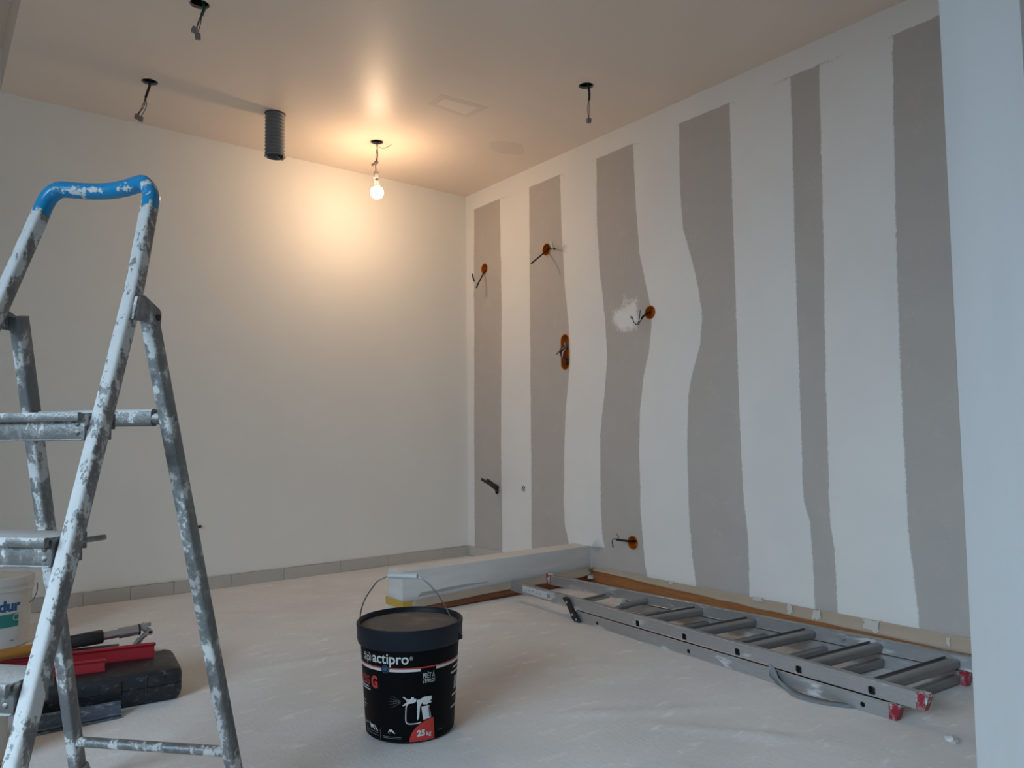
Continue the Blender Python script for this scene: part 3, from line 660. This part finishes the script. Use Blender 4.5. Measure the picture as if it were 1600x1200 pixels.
for z in (.1186, .8675):
    q = MB(); q.tube([rrp(z, -1)+U*.010, rrp(z, 1)-U*.010], .0115, 14)
    if z > .5: q.sweep([rrp(z+.003, -1)+U*.022, rrp(z+.003, 1)-U*.032], rsec(.036, .022, .008), (0, 0, 1))
    ro = q.build('rung', m_leg if z < .5 else m_step, t)
    for s in (-1, 1):
        c = rrp(z, s)+U*(s*.0135); MB().lathe(c, [(.0055, -.004), (.0055, .003), (.0085, .0025), (.0095, 0)], 16, U*s).build('rung_end', m_foot, ro)
        MB().lathe(c, [(0, -.001), (.0055, -.001)], 16, U*s).build('rung_hollow', m_dark, ro)  # flat dark disc, the tube's inner shade painted on

# ------------------------------------------------------------------ extension ladder lying on the floor
EA = V3((-.67994, -1.81904, .006)); ED = V3((-.06312, -.998006, 0)); EN = V3((.998006, -.06312, 0))
def ep(s, o, z): return EA + ED*s + EN*o + V3((0, 0, z))
def wid(s): return .30+.112*s
t = thing('extension_ladder', 'two-section aluminium extension ladder with red end caps lying along the striped wall', 'ladder', tuple(ep(.4, .2, -.006)))
def near_rail(name, s0, s1, z0, z1, sq, rd):
    q = MB(); loops = [([(s0, z0), (s1, z0), (s1, z1), (s0, z1)], True)]; hs = []
    for s in sq:
        zc = z0+.016; P = [(s+a, zc+b) for a, b in rsec(.021, .022, .005)]; P = P[::-1] if False else P
        hs.append(dict(pts=P, **{'in': lambda c, P=P: inpoly((c.x, c.y), P)}))
    for s in rd: hs.append(circ(s, z0+.0185, .0072, 16))
    v, f = cdt_mesh(loops, [], hs, lambda c: True)
    q.add([ep(p.x, 0, p.y) for p in v], f)
    T = .022
    q.add([ep(s, o, z) for s in (s0, s1) for o in (0, T) for z in (z0, z1)], [(2, 3, 7, 6), (0, 2, 6, 4), (1, 5, 7, 3), (0, 1, 3, 2), (4, 6, 7, 5)])
    for h in hs:
        P = h['pts']; m = len(P); q.add([ep(a, 0, b) for a, b in P]+[ep(a, .003, b) for a, b in P], [(i, (i+1) % m, m+(i+1) % m, m+i) for i in range(m)])
    # raised lips along both edges
    for z in (z0+.0015, z1-.0015): q.bar(ep(s0, .0105, z), ep(s1, .0105, z), .0235, .003, (0, 0, 1), .0008, 1)
    o = q.build(name, m_alu, t, 30, False)
    for h in hs:
        P = h['pts']; m = len(P); c = Vector(P[0]); cx = sum(a for a, b in P)/m; cz = sum(b for a, b in P)/m
        ring = MB(); k = 1.22; ring.add([ep(a, -.0002, b) for a, b in P]+[ep(cx+(a-cx)*1.12, -.0016, cz+(b-cz)*1.12) for a, b in P]+[ep(cx+(a-cx)*k, -.0002, cz+(b-cz)*k) for a, b in P], [(i+d, (i+1) % m+d, m+(i+1) % m+d, m+i+d) for d in (0, m) for i in range(m)])
        ring.build('rung_end', m_alu, o)
        pit = MB(); pit.add([ep(a, .003, b) for a, b in P]+[ep(a, .02, b) for a, b in P], [(i, (i+1) % m, m+(i+1) % m, m+i) for i in range(m)]+[tuple(range(m, 2*m))]); pit.build('rung_hollow', m_dark, o)  # pit walls and cap coloured dark as the shade of the hole
    return o
UZ0, UZ1, LZ0, LZ1 = .0475, .0945, -.003, .0435
SQ = [.3708, .6172, .8598, 1.1003, 1.3423]; RD = [.126, .6375, 1.3127]
near_u = near_rail('upper_rail', -.52, 1.474, UZ0, UZ1, SQ, [])
near_l = near_rail('lower_rail', -.014, 1.396, LZ0, LZ1, [], RD)
def far_rail(name, s0, s1, z0, z1, dw=0):
    q = MB(); A = lambda s, o, z: ep(s, wid(s)+dw+o, z); T = .022
    q.add([A(s, o, z) for s in (s0, s1) for o in (0, T) for z in (z0, z1)], [(2, 3, 7, 6), (0, 2, 6, 4), (1, 5, 7, 3), (0, 1, 3, 2), (4, 6, 7, 5), (0, 4, 5, 1)])
    for z in (z0+.0015, z1-.0015): q.bar(A(s0, .0105, z), A(s1, .0105, z), .0245, .003, (0, 0, 1), .0008, 1)
    return q.build(name, m_alu, t, 30)
far_rail('upper_rail', -.515, 1.51, UZ0, UZ1); far_rail('lower_rail', -.03, 1.375, LZ0, LZ1, .006)
def foot(s, o, z0, z1, tip, name='end_cap'):
    P = [ep(s-.004, o-.0015, z0+.0), ep(s+tip*.55, o-.0015, z0-.001), ep(s+tip, o-.0015, z1-.006), ep(s+tip*.9, o-.0015, z1+.001), ep(s-.004, o-.0015, z1+.001)]
    MB().prism(P, EN*.026).build(name, m_red_foot, t, 0)
foot(1.475, 0, UZ0, UZ1, .032); foot(1.396, 0, LZ0+.002, LZ1, .03); foot(1.376, wid(1.376)+.006, LZ0+.002, LZ1, .03); foot(1.511, wid(1.51), UZ0, UZ1, .03)
MB().prism([ep(-.512, wid(-.5)-.002, UZ0), ep(-.548, wid(-.5)-.002, UZ0-.002), ep(-.552, wid(-.5)-.002, UZ1+.004), ep(-.512, wid(-.5)-.002, UZ1+.002)], EN*.027).build('end_cap', m_red_foot, t, 0)
for s in SQ:   # square rungs of the upper section, tread edge up
    q = MB(); z = UZ0+.018
    A, B = ep(s, .0225, z), ep(s+.02, wid(s)+.001, z); secq = [(-.013, -.016), (.011, -.016), (.017, -.010), (.017, .010), (.010, .016), (-.004, .016), (-.013, .016)]
    prof = [(a*1.0, b) for a, b in secq]
    q.sweep([A, B], [(b, a) for a, b in rsec(.032, .030, .008)], (0, 0, 1), False)
    ro = q.build('rung', m_alu_dark, t, 40)
    q = MB(); q.bar(ep(s-.021, .0225, z+.0085), ep(s-.001, wid(s)+.001, z+.0085), .017, .006, (0, 0, 1), .001); q.bar(ep(s-.029, .0225, z+.010), ep(s-.009, wid(s)+.001, z+.010), .004, .014, (0, 0, 1), .001); q.build('tread_edge', simple('rung_tread_edge', (.10, .095, .095), .6, .3, .1, 40), ro) if s == SQ[0] else q.build('tread_edge', bpy.data.materials['rung_tread_edge'], ro)
for s in (.126, .363, .6375, .875, 1.075, 1.3127):
    MB().sweep([ep(s+.03, .0225, LZ0+.019), ep(s+.05, wid(s)+.006, LZ0+.019)], rsec(.028, .026, .007), (0, 0, 1)).build('rung', m_alu_dark, t)
q = MB(); q.bar(ep(-.10, .022, .046), ep(-.13, wid(-.12), .046), .035, .005, (0, 0, 1), .001); q.bar(ep(-.115, .022, .052), ep(-.145, wid(-.12), .052), .006, .014, (0, 0, 1), .001); q.build('cross_plate', m_alu_dark, t)
q = MB(); q.tube([ep(.105, wid(.1), .064), ep(.113, .20, .064)], .0125, 14); q.tube([ep(.113, .20, .064), ep(.117, .15, .062)], .014, 14); q.tube([ep(.117, .15, .062), ep(.128, .085, .058), ep(.120, .074, .058)], .0105, 12); q.build('latch_bar', m_alu_dark, t)
q = MB(); q.bar(ep(-.03, wid(0)-.03, .046), ep(-.03, wid(0), .046), .03, .018, (0, 0, 1), .003); q.build('guide_block', m_tape, t)
q = MB(); q.bar(ep(.995, wid(1)-.003, .066), ep(1.012, wid(1)-.003, .078), .004, .022, EN, .001); q.tube([ep(1.0, wid(1)-.001, .07), ep(1.0, wid(1)-.012, .07)], .005, 10); q.build('clip', m_alu, t)
P = [ep(-.094, -.0015, .086), ep(-.076, -.0015, .0935), ep(-.056, -.0015, .088), ep(-.022, -.0015, .048), ep(.018, -.0015, .008), ep(.022, -.0015, -.001), ep(-.01, -.0015, -.002), ep(-.028, -.0015, .008), ep(-.034, -.0015, .02), ep(-.062, -.0015, .058)]
hk = MB().prism(P, EN*-.012).build('hook_bracket', m_black, t, 0)
for s, z in ((-.064, .072), (-.025, .025), (.001, .008)):
    MB().lathe(ep(s, -.0135, z), [(0, .0012), (.005, .001), (.006, 0)], 12, -EN).build('bolt', m_alu, hk)
q = MB(); q.prism([ep(-.42, -.0005, .058), ep(-.19, -.0005, .056), ep(-.19, -.0005, .089), ep(-.42, -.0005, .089)], EN*-.0008); stk = q.build('sticker', m_label_st, near_u, 0)
q = MB(); q.prism([ep(-.365, -.0013, .061), ep(-.24, -.0013, .061), ep(-.24, -.0013, .084), ep(-.365, -.0013, .084)], EN*-.0003)
for k in range(7): pass
q.build('print', m_label_st, stk, 0)
q = MB(); q.prism([ep(-.222, -.0013, .062), ep(-.20, -.0013, .062), ep(-.20, -.0013, .083), ep(-.222, -.0013, .083)], EN*-.0003)
for k in range(5): q.prism([ep(-.40+.03*k, -.0013, .066+.003*(k % 3)), ep(-.385+.03*k, -.0013, .066+.003*(k % 3)), ep(-.385+.03*k, -.0013, .070+.003*(k % 3)), ep(-.40+.03*k, -.0013, .070+.003*(k % 3))], EN*-.0006)
q.build('print', m_sticker_d, stk, 0)
# grey strap looped on the floor
cl = [((-.7395, -2.800, .044), (0, 0, 1)), ((-.752, -2.835, .030), (.1, .1, .9)), ((-.775, -2.872, .014), (.3, .5, .6)), ((-.797, -2.925, .008), (.7, .3, .3)), ((-.803, -2.975, .0075), (.9, 0, .2)), ((-.792, -3.03, .0075), (.95, -.2, .1)), ((-.768, -3.08, .0075), (.9, -.3, .1)), ((-.745, -3.115, .0075), (.9, -.3, .1))]
P = spline([c for c, _ in cl], 6); D = spline([V3(d) for _, d in cl], 6); vs = []; fs = []
for i, (p, d) in enumerate(zip(P, D)):
    d = d.normalized(); wv = .018 if i > 9 else .021
    for k in (-1, 1): vs.append(p+d*k*wv)
for i in range(len(P)-1): fs.append((2*i, 2*i+1, 2*i+3, 2*i+2))
for x in vs: x.z = max(x.z, .0065)
o = MB().add(vs, fs).build('strap', m_strap, t, 60); md = o.modifiers.new('thick', 'SOLIDIFY'); md.thickness = .0016; md.offset = 0

# ------------------------------------------------------------------ black pail
PC = V3((-1.855, -2.38, .004)); TC = V3((-.506, -.863, 0)).normalized(); RT = V3((-TC.y, TC.x, 0))
t = thing('filler_pail', 'black filler pail with navy lid and wire handle on the floor', 'pail', tuple(PC))
def RB(z): return .1225+.064*z
MB().lathe(PC, [(0, 0), (RB(0)-.006, 0), (RB(0), .006), (RB(.26), .26)], 72).build('body', m_lid, t)
q = MB(); q.lathe(PC, [(.1375, .246), (.1455, .2475), (.1485, .256), (.1490, .285), (.1505, .292), (.1505, .2985), (.148, .302), (.144, .3025), (.1415, .300), (.139, .289), (.137, .2875)], 72); q.build('lid', m_lid, t)
q = MB(); q.lathe(PC, [(.1375, .2877), (.134, .2895), (.12, .2905), (.06, .2915), (0, .292)], 72); note(q.build('lid_top', m_lidtop, t), 'dusty grey lid top')
def pp(th, z, e=.0):
    a = math.radians(th); return PC + (TC*math.cos(a)+RT*math.sin(a))*(RB(z)+e) + V3((0, 0, z))
sl = MB().lathe(PC, [(RB(.006)+.0006, .006), (RB(.25)+.0006, .25)], 72).build('label', m_plabel, t)
def wrap(polys, name, mat, e=.0013, par=None):
    """flat shapes in (angle, height) laid on the pail as thin print"""
    q = MB()
    for P in polys:
        # resample long edges so that they follow the curve
        R = []
        for (a, b), (c, d) in zip(P, P[1:]+P[:1]):
            n = max(1, int(abs(c-a)/4)); R += [(a+(c-a)*i/n, b+(d-b)*i/n) for i in range(n)]
        v, e_, f, *_ = delaunay_2d_cdt([Vector((x, y*400)) for x, y in R], [(i, (i+1) % len(R)) for i in range(len(R))], [], 1, 1e-6)
        q.add([pp(p.x, p.y/400, e) for p in v], f)
    o = q.build(name, mat, par or sl, 0); 
    return o
def strip(a0, a1, z0, z1, n=30): return [(a0+(a1-a0)*i/n, z0) for i in range(n+1)] + [(a1-(a1-a0)*i/n, z1) for i in range(n+1)]
def text_mesh(s, bold=0):
    cu = bpy.data.curves.new('txt', 'FONT'); cu.body = s; cu.offset = bold; cu.resolution_u = 4; cu.fill_mode = 'FRONT'
    o = bpy.data.objects.new('txt', cu); C.objects.link(o); dg = bpy.context.evaluated_depsgraph_get(); dg.update()
    me = bpy.data.meshes.new_from_object(o.evaluated_get(dg)); vs = [v.co.copy() for v in me.vertices]; fs = [tuple(p.vertices) for p in me.polygons]
    bpy.data.objects.remove(o); bpy.data.curves.remove(cu); bpy.data.meshes.remove(me); return vs, fs
def lettering(s, a0, a1, z0, z1, mat, mapf, par, name='lettering', bold=.02, skew=0):
    vs, fs = text_mesh(s, bold); x0 = min(v.x for v in vs); x1 = max(v.x for v in vs); y0 = min(v.y for v in vs); y1 = max(v.y for v in vs)
    q = MB(); q.add([mapf(a0+(a1-a0)*(v.x-x0)/(x1-x0), z0+(z1-z0)*(v.y-y0)/(y1-y0)) for v in vs], fs); return q.build(name, mat, par, 0)
P1 = lambda a, z: pp(a, z, .0014)
lettering('actipro', -47, -1.5, .2045, .2395, m_pw, P1, sl, bold=.013)
lettering('®', -.5, 3.0, .2235, .2335, m_pw, P1, sl, bold=0)
def ring(cx, cz, r0, r1, a0, a1, n=14, kx=400): # arcs in (deg, z): 1 deg ~ .0023 m
    f = lambda r, a: (cx+r*math.cos(math.radians(a))/.00236, cz+r*math.sin(math.radians(a)))
    return [f(r1, a0+(a1-a0)*i/n) for i in range(n+1)] + [f(r0, a1-(a1-a0)*i/n) for i in range(n+1)]
# emblem left of the name: an open a and p with arcs
lettering('a', -64.5, -58.5, .2130, .2285, m_pw, P1, sl, 'emblem', .0)
lettering('p', -57.2, -51.8, .2065, .2285, m_pw, P1, sl, 'emblem', .0)
for P_ in (ring(-55.6, .2225, .0125, .0142, -50, 75), ring(-60.5, .2215, .0105, .0122, 60, 150)): wrap([P_], 'emblem', m_pw)
wrap([strip(-88, 13, .2002, .2035, 40), strip(13, 31, .2002, .2035, 8), strip(31, 88, .2002, .2035, 22)], 'red_line', m_pr)
wrap([strip(-88, 12, .1925, .1995, 40), strip(31, 88, .1925, .1995, 22)], 'white_line', m_pw)
wrap([ring(-29, .1985, 0.0, .0125, 0, 359, 24)], 'badge', m_plabel, .0017)
wrap([ring(-29, .1985, .0085, .0105, 0, 359, 24), ring(-29, .1985, .0, .0062, 0, 359, 16)], 'badge_ring', m_pb, .002)
lettering('PRÊT À', 14.8, 29.2, .1725, .1895, m_pw, P1, sl, bold=.0)
lettering("L'EMPLOI", 14.8, 29.2, .1600, .1700, m_pw, P1, sl, bold=.0)
lettering('AIRLESS', -100, -54.5, .1475, .1705, m_pr, P1, sl, bold=.004)
lettering('G', -51, -40.5, .1425, .1765, m_pr, P1, sl, bold=.05)
wrap([strip(-80, -57, .140, .143, 8), strip(-78, -54, .133, .136, 8)], 'small_print', m_pw)
wrap([[(-88, .04), (-56, .05), (-46, .075), (-52, .10), (-70, .128), (-88, .13)]], 'dark_red_panel', m_pdr, .001)
wrap([strip(-84, -68, .0965, .0985, 6), strip(-84, -66, .088, .090, 6), strip(-84, -69, .079, .081, 6)], 'small_print', m_pw)
# spray gun
g = []
g.append([(-9, .1265), (-7.5, .1275), (-2.5, .1195), (1, .1215), (1, .1255), (4.2, .1255), (4.2, .1215), (7, .1205), (7, .113), (3, .109), (-1, .1085), (-8, .1025), (-9.3, .1045), (-4, .1125), (-4.2, .117)])   # nozzle and head
g.append([(7.5, .1175), (11, .1175), (16.5, .1235), (26, .1225), (26, .1125), (24.5, .112), (24.5, .109), (26, .108), (25.5, .1045), (21.5, .1045), (20.5, .1015), (15, .1035), (14, .1085), (11.5, .0985), (10.5, .0695), (9, .0625), (8, .0675), (8.2, .105)])       # body and handle
g.append([(13, .098), (23, .0985), (25.8, .0655), (15.8, .0615)])                                                  # cup
wrap(g, 'spray_gun', m_pw)
wrap([[(21.8, .096), (22.9, .096), (24.8, .067), (23.6, .066)]], 'spray_gun_shade', m_plabel, .0018)
hose = [(-3.4, .105), (-4.6, .1), (-5.2, .08), (-5.2, .064), (-4, .057), (0, .0545), (8, .0545), (13, .0565)]
q = MB(); q.tube([pp(a, z, .0006) for a, z in hose], .0016, 6, True, 4); q.build('hose', m_pw, sl)
for i, (a, z) in enumerate(((-22, .1285), (-24, .1215), (-24.5, .1140), (-24, .1065), (-22, .0985))):
    wrap([strip(a+(-10-a)*k, a+(-10-a)*(k+.07), z+(.1135-z)*k-.0007, z+(.1135-z)*k+.0007, 1) for k in (0, .14, .28, .42, .56, .70, .82)], 'spray_dots', m_pg)
# red quarter with weight
Q = [(31.5, .0065), (-1, .0065)] + [(31.5-32.5*math.cos(math.radians(x)), .0065+.0575*math.sin(math.radians(x))) for x in range(8, 91, 6)]
wrap([Q], 'red_quarter', m_pr, .0011)
P2 = lambda a, z: pp(a, z, .0018)
lettering('25', 8.2, 18.2, .0195, .0365, m_pw, P2, sl, bold=.05)
lettering('kg', 20.2, 26.4, .0150, .0295, m_pw, P2, sl, bold=.02)
wrap([strip(36, 45.5, .0248, .0260, 4)], 'small_print', m_pg)
wrap([strip(-39.6, -39.1, .0075, .036, 1)], 'rule', m_pg)
wrap([strip(-36, -11, .0185, .0198, 8), strip(-36, -11, .0148, .0161, 8), strip(-72, -43, .0235, .0248, 8), strip(-72, -42, .0165, .0178, 8)], 'small_print', m_pg)
wrap([[(-27, .037), (-23, .040), (-18.5, .029), (-20, .0285), (-23, .0335), (-25.5, .032)], ring(-26.5, .031, .0025, .0034, 90, 300)], 'icon', m_pw)
wrap([[(-72, .0445), (-69.5, .0395), (-72, .0345)], [(-66, .046), (-63.5, .040), (-66, .039)], [(-61, .045), (-59, .046), (-54, .031), (-56, .031)], [(-58, .0335), (-55, .0425), (-52.5, .0425), (-48, .0295), (-50, .0295), (-53, .0355), (-55.5, .031)], [(-50.5, .043), (-48.5, .042), (-43, .0285), (-45, .0285)]], 'icon', m_pw)
for P_ in [strip(60, 88, .1765, .181, 5), strip(56, 88, .163, .168, 5), strip(62, 88, .099, .104, 5), strip(60, 88, .067, .071, 5)] + [strip(66, 88, .15-.006*k, .1465-.006*k, 4) for k in range(6)]:
    wrap([P_], 'side_print', m_pw)
# handle
ca, sa = math.cos(math.radians(20)), math.sin(math.radians(20)); AX = RT*ca + TC*sa
hp = lambda a, z: PC + AX*a + V3((0, 0, z))
MB().tube([hp(-.149, .262), hp(-.153, .28), hp(-.1505, .315), hp(-.137, .352), hp(-.112, .388), hp(-.098, .404), hp(-.085, .4105), hp(-.062, .4195), hp(-.02, .4215), hp(.022, .4195), hp(.052, .403), hp(.086, .368), hp(.118, .316), hp(.138, .284), hp(.150, .258), hp(.1485, .252)], .0019, 8, True, 5).build('wire_handle', m_steel, t)
MB().tube([hp(-.066, .4205), hp(.022, .4205)], .0075, 16).build('grip', m_white_pl, t)
for s in (-1, 1): MB().lathe(hp(s*.149, .257), [(0, .006), (.006, .005), (.008, 0)], 12, AX*s).build('handle_lug', m_lid, t)

# ------------------------------------------------------------------ white pail at the left edge
WC = V3((-2.707, -.57, .004)); WT = (V3((CAM.x, CAM.y, 0))-V3((WC.x, WC.y, 0))).normalized(); WR = V3((-WT.y, WT.x, 0))
t = thing('paint_pail', 'white plastic pail with blue lettering and teal band at left edge', 'pail', tuple(WC))
WB = lambda z: .111+.034*z
MB().lathe(WC, [(0, 0), (WB(0)-.005, 0), (WB(0), .006), (WB(.235), .235)], 64).build('body', m_tub, t)
MB().lathe(WC, [(WB(.22), .222), (.1245, .2225), (.1245, .231), (WB(.235)+.003, .232), (WB(.24)+.003, .244), (.1255, .245), (.127, .25), (.127, .272), (.1265, .2755), (.122, .2785), (.117, .2775), (.115, .273), (0, .274)], 64).build('lid', m_tub, t)
wpp = lambda a, z, e=.001: WC + (WT*math.cos(math.radians(a))+WR*math.sin(math.radians(a)))*(WB(z)+e) + V3((0, 0, z))
lb = MB(); n = 28; lb.add([wpp(-60+101*i/n, z, .0006) for i in range(n+1) for z in (.02, .205)], [(2*i, 2*i+2, 2*i+3, 2*i+1) for i in range(n)]); lb = lb.build('label', m_pw, t)
W1 = lambda a, z: wpp(a, z, .0014)
lettering('dur', 1, 40, .145, .190, m_blue_txt, W1, lb, bold=.05)
q = MB(); q.add([wpp(-60+97.5*i/n, z, .0012) for i in range(n+1) for z in (.084, .136)], [(2*i, 2*i+2, 2*i+3, 2*i+1) for i in range(n)]); q.build('band', m_teal, lb)
q = MB(); q.tube([wpp(33+5.5*math.cos(a), .120+.0125*math.sin(a), .0012) for a in [i*math.pi/10 for i in range(20)]], .0014, 6); q.build('ring_mark', m_pw, lb)
lettering('O', 33, 36.5, .029, .044, m_sticker_d, W1, lb, bold=-.01)
q = MB(); q.add([wpp(a, z, .0014) for a, z in ((23, .028), (30, .028), (30, .034), (23, .034))], [(0, 1, 2, 3)]); q.build('small_print', m_sticker_d, lb)
q = MB(); q.tube([wpp(88, .232, .012), wpp(86, .226, .016), wpp(80, .20, .017), wpp(70, .175, .012), wpp(60, .165, .008)], .0018, 6, True, 5); q.build('wire_handle', m_steel, t)

# ------------------------------------------------------------------ black tool case and what lies on it
cR = V3((.9925, -.1235, 0)); cB = V3((.1235, .9925, 0))            # along the front, towards the back
c0 = V3((-2.295, -1.722, .005))                                     # front right corner
def cp(a, b, z): return c0 - cR*a + cB*b + V3((0, 0, z))
CM = Matrix((cR, cB, V3((0, 0, 1)))).transposed()
t = thing('tool_case', 'black plaster-dusted plastic tool case lying flat behind the stepladder', 'case', tuple(cp(.2, .13, 0)))
def shell(name, levels):
    q = MB(); n = 0; vs = []; sec0 = rsec(.412, .266, .034, 5)
    for z, ins in levels:
        sec0 = rsec(.412-2*ins, .266-2*ins, .034-ins*.6, 5); n = len(sec0); vs += [cp(.205-a, .133+b, z) for a, b in sec0]
    m = len(levels); q.add(vs, [(k*n+i, k*n+(i+1) % n, (k+1)*n+(i+1) % n, (k+1)*n+i) for k in range(m-1) for i in range(n)]+[tuple(range(n)), tuple(range((m-1)*n, m*n))])
    return q.build(name, m_case, t, 40)
shell('lower_shell', [(.0, .016), (.004, .008), (.012, .003), (.026, 0), (.0495, 0), (.0515, .002)])
shell('upper_shell', [(.0515, .004), (.0535, 0), (.076, 0), (.088, .003), (.096, .010), (.1005, .02), (.102, .032)])
q = MB()
q.box(cp(.104, .001, .066), (.006, .006, .046), CM, .002); q.build('rib', m_case, t)
q = MB(); q.box(cp(.104, .001, .026), (.006, .006, .030), CM, .002); q.build('rib', m_case, t)
q = MB(); q.box(cp(.075, .0, .072), (.048, .004, .026), CM, .0015); q.build('label_plate', m_case, t)
q = MB(); q.box(cp(.20, -.001, .060), (.055, .007, .050), CM, .003); q.build('latch', m_case, t)
q = MB(); q.box(cp(.018+.03, .235, .1025), (.02, .03, .002), CM, .001); q.build('corner_label', m_tape, t)
# red profiles
def profile(label, a, b, hgt, depth, extra=None, grp='red metal profiles on the tool case'):
    A, B = V3(a), V3(b); d = (B-A).normalized(); n = V3((-d.y, d.x, 0)); n = n if n.y > 0 else -n
    tt = thing('metal_profile', label, 'metal profile', tuple((A+B)/2), grp)
    P = [(0, 0), (0, hgt-.008), (-.006, hgt-.006), (-.009, hgt-.001), (-.005, hgt+.003), (.004, hgt+.003), (depth, hgt-.006), (depth, hgt-.009), (.003, hgt-.002), (.003, .003), (depth, .003), (depth, 0)]
    f = lambda p: [p + n*y + V3((0, 0, z)) for y, z in P]
    MB().prism(f(A), B-A).build('channel', m_red, tt, 30)
    MB().lathe(A+n*-.004+V3((0, 0, hgt-.002))-d*-.0, [(0, .004), (.004, .004), (.005, 0)], 12, -d).build('end_pin', m_cable if hgt > .04 else m_steel, tt)
    return tt
profile('long red metal profile on the black tool case, black end pin', (-2.344, -1.563, .1075), (-2.80, -1.452, .1075), .045, .03)
profile('shorter red metal profile in front of the longer one on the case', (-2.500, -1.624, .1075), (-2.80, -1.548, .1075), .036, .024)
tt = thing('spare_blade', 'thin grey blade lying behind the long red profile', 'blade', (-2.5, -1.48, .12))
q = MB(); q.prism([(-2.435, -1.491, .1075), (-2.435, -1.486, .150), (-2.72, -1.417, .152), (-2.72, -1.422, .1075)], (.001, .006, 0)); q.build('plate', simple('thin_blade_steel', (.26, .24, .25), .4, .7), tt, 0)
# extension pole
tt = thing('pole_handle', 'telescopic pole with black foam grip and jointed head above the red profile', 'tool', (-2.5, -1.50, .18))
PY = -1.50
pt = lambda x: V3((x, PY, .1835+(.0068)*(x+2.577)/.2))
MB().tube([pt(-3.0), pt(-2.655)], .0165, 18).build('orange_sleeve', m_pole_or, tt)
q = MB(); q.sweep([pt(-2.665), pt(-2.60), pt(-2.598), pt(-2.545), pt(-2.543), pt(-2.49), pt(-2.486)], rsec(.040, .036, .012), (0, 0, 1), True, [.9, .92, .97, 1.0, 1.03, 1.05, .95]); q.build('foam_grip', m_cable, tt)
MB().tube([pt(-2.49), pt(-2.43)], .0135, 18).build('inner_tube', m_chrome, tt)
q = MB(); q.tube([pt(-2.439), pt(-2.381)], .0175, 20); q.build('sleeve', m_chrome, tt)
q = MB(); q.lathe(pt(-2.382), [(0, 0), (.018, 0), (.018, .006), (.0, .006)], 20, (1, 0, .03)); q.build('collar', m_black, tt)
q = MB(); q.bar(pt(-2.378)+V3((0, 0, .012)), (-2.346, PY, .180), .018, .016, (0, 1, 0), .004); q.tube([(-2.362, PY-.013, .201), (-2.362, PY+.013, .201)], .008, 12); q.bar((-2.362, PY, .203), (-2.342, PY, .202), .01, .012, (0, 0, 1), .002); q.tube([(-2.347, PY-.014, .179), (-2.347, PY+.014, .179)], .010, 14); q.build('joint', m_chrome, tt)
MB().tube([(-2.347, PY-.016, .179), (-2.347, PY-.013, .179)], .005, 10).build('bolt', m_cable, tt)
q = MB(); q.bar((-2.347, PY, .179), (-2.372, PY, .161), .014, .016, (0, 1, 0), .003); q.bar((-2.372, PY, .161), (-2.405, PY-.004, .122), .018, .014, (0, 1, 0), .002); q.bar((-2.366, PY-.008, .170), (-2.408, PY-.01, .126), .004, .004, (0, 1, 0), .001); q.build('arm', m_chrome, tt)
# blade leaning on the case front
tt = thing('plastering_blade', 'blue-grey plaster-stained blade standing against the front of the case', 'blade', (-2.58, -1.755, .004))
q = MB(); q.prism([(-2.477, -1.762, .006), (-2.477, -1.747, .046), (-2.735, -1.741, .053), (-2.735, -1.756, .006)], (.0, .003, 0)); q.build('plate', m_blade, tt, 0)
q = MB(); q.bar((-2.4775, -1.7645, .0145), (-2.735, -1.758, .0145), .007, .008, (0, 0, 1), .002); q.bar((-2.4775, -1.768, .007), (-2.735, -1.762, .007), .010, .005, (0, 0, 1), .001); q.bar((-2.4775, -1.7505, .0405), (-2.735, -1.744, .047), .004, .004, (0, 0, 1), .001); q.build('edge_rib', m_blade, tt)
# white tub and batten at the lower left edge
tt = thing('filler_tub', 'pale white plastic tub half hidden behind the lowest visible step', 'tub', (-2.872, -1.862, .004))
q = MB(); q.lathe((-2.872, -1.862, .004), [(0, 0), (.098, 0), (.102, .005), (.107, .14), (.112, .142), (.112, .150), (.104, .151), (.102, .14), (.097, .02), (0, .018)], 48); q.build('bowl', m_tub, tt)
tt = MB().box((-2.885, -2.02, .016), (.20, .055, .024), Matrix.Rotation(math.radians(12), 3, 'Z'), .002).build('wood_batten', m_batten); tag(tt, 'red-brown wooden batten lying on the floor at the lower left edge', 'batten')

# plaster crumb
bm = bmesh.new(); bmesh.ops.create_icosphere(bm, subdivisions=2, radius=.017)
for v_ in bm.verts: v_.co = V3((v_.co.x*1.1, v_.co.y*.9, v_.co.z*.55)) * (1+.55*mnoise.noise(v_.co*70))
me = bpy.data.meshes.new('plaster_crumb'); bm.to_mesh(me); bm.free(); me.materials.append(m_filler)
o = bpy.data.objects.new('plaster_crumb', me); C.objects.link(o); o.location = (-.806, -3.39, .012); tag(o, 'white plaster crumb on the fleece near the partition end', 'debris')
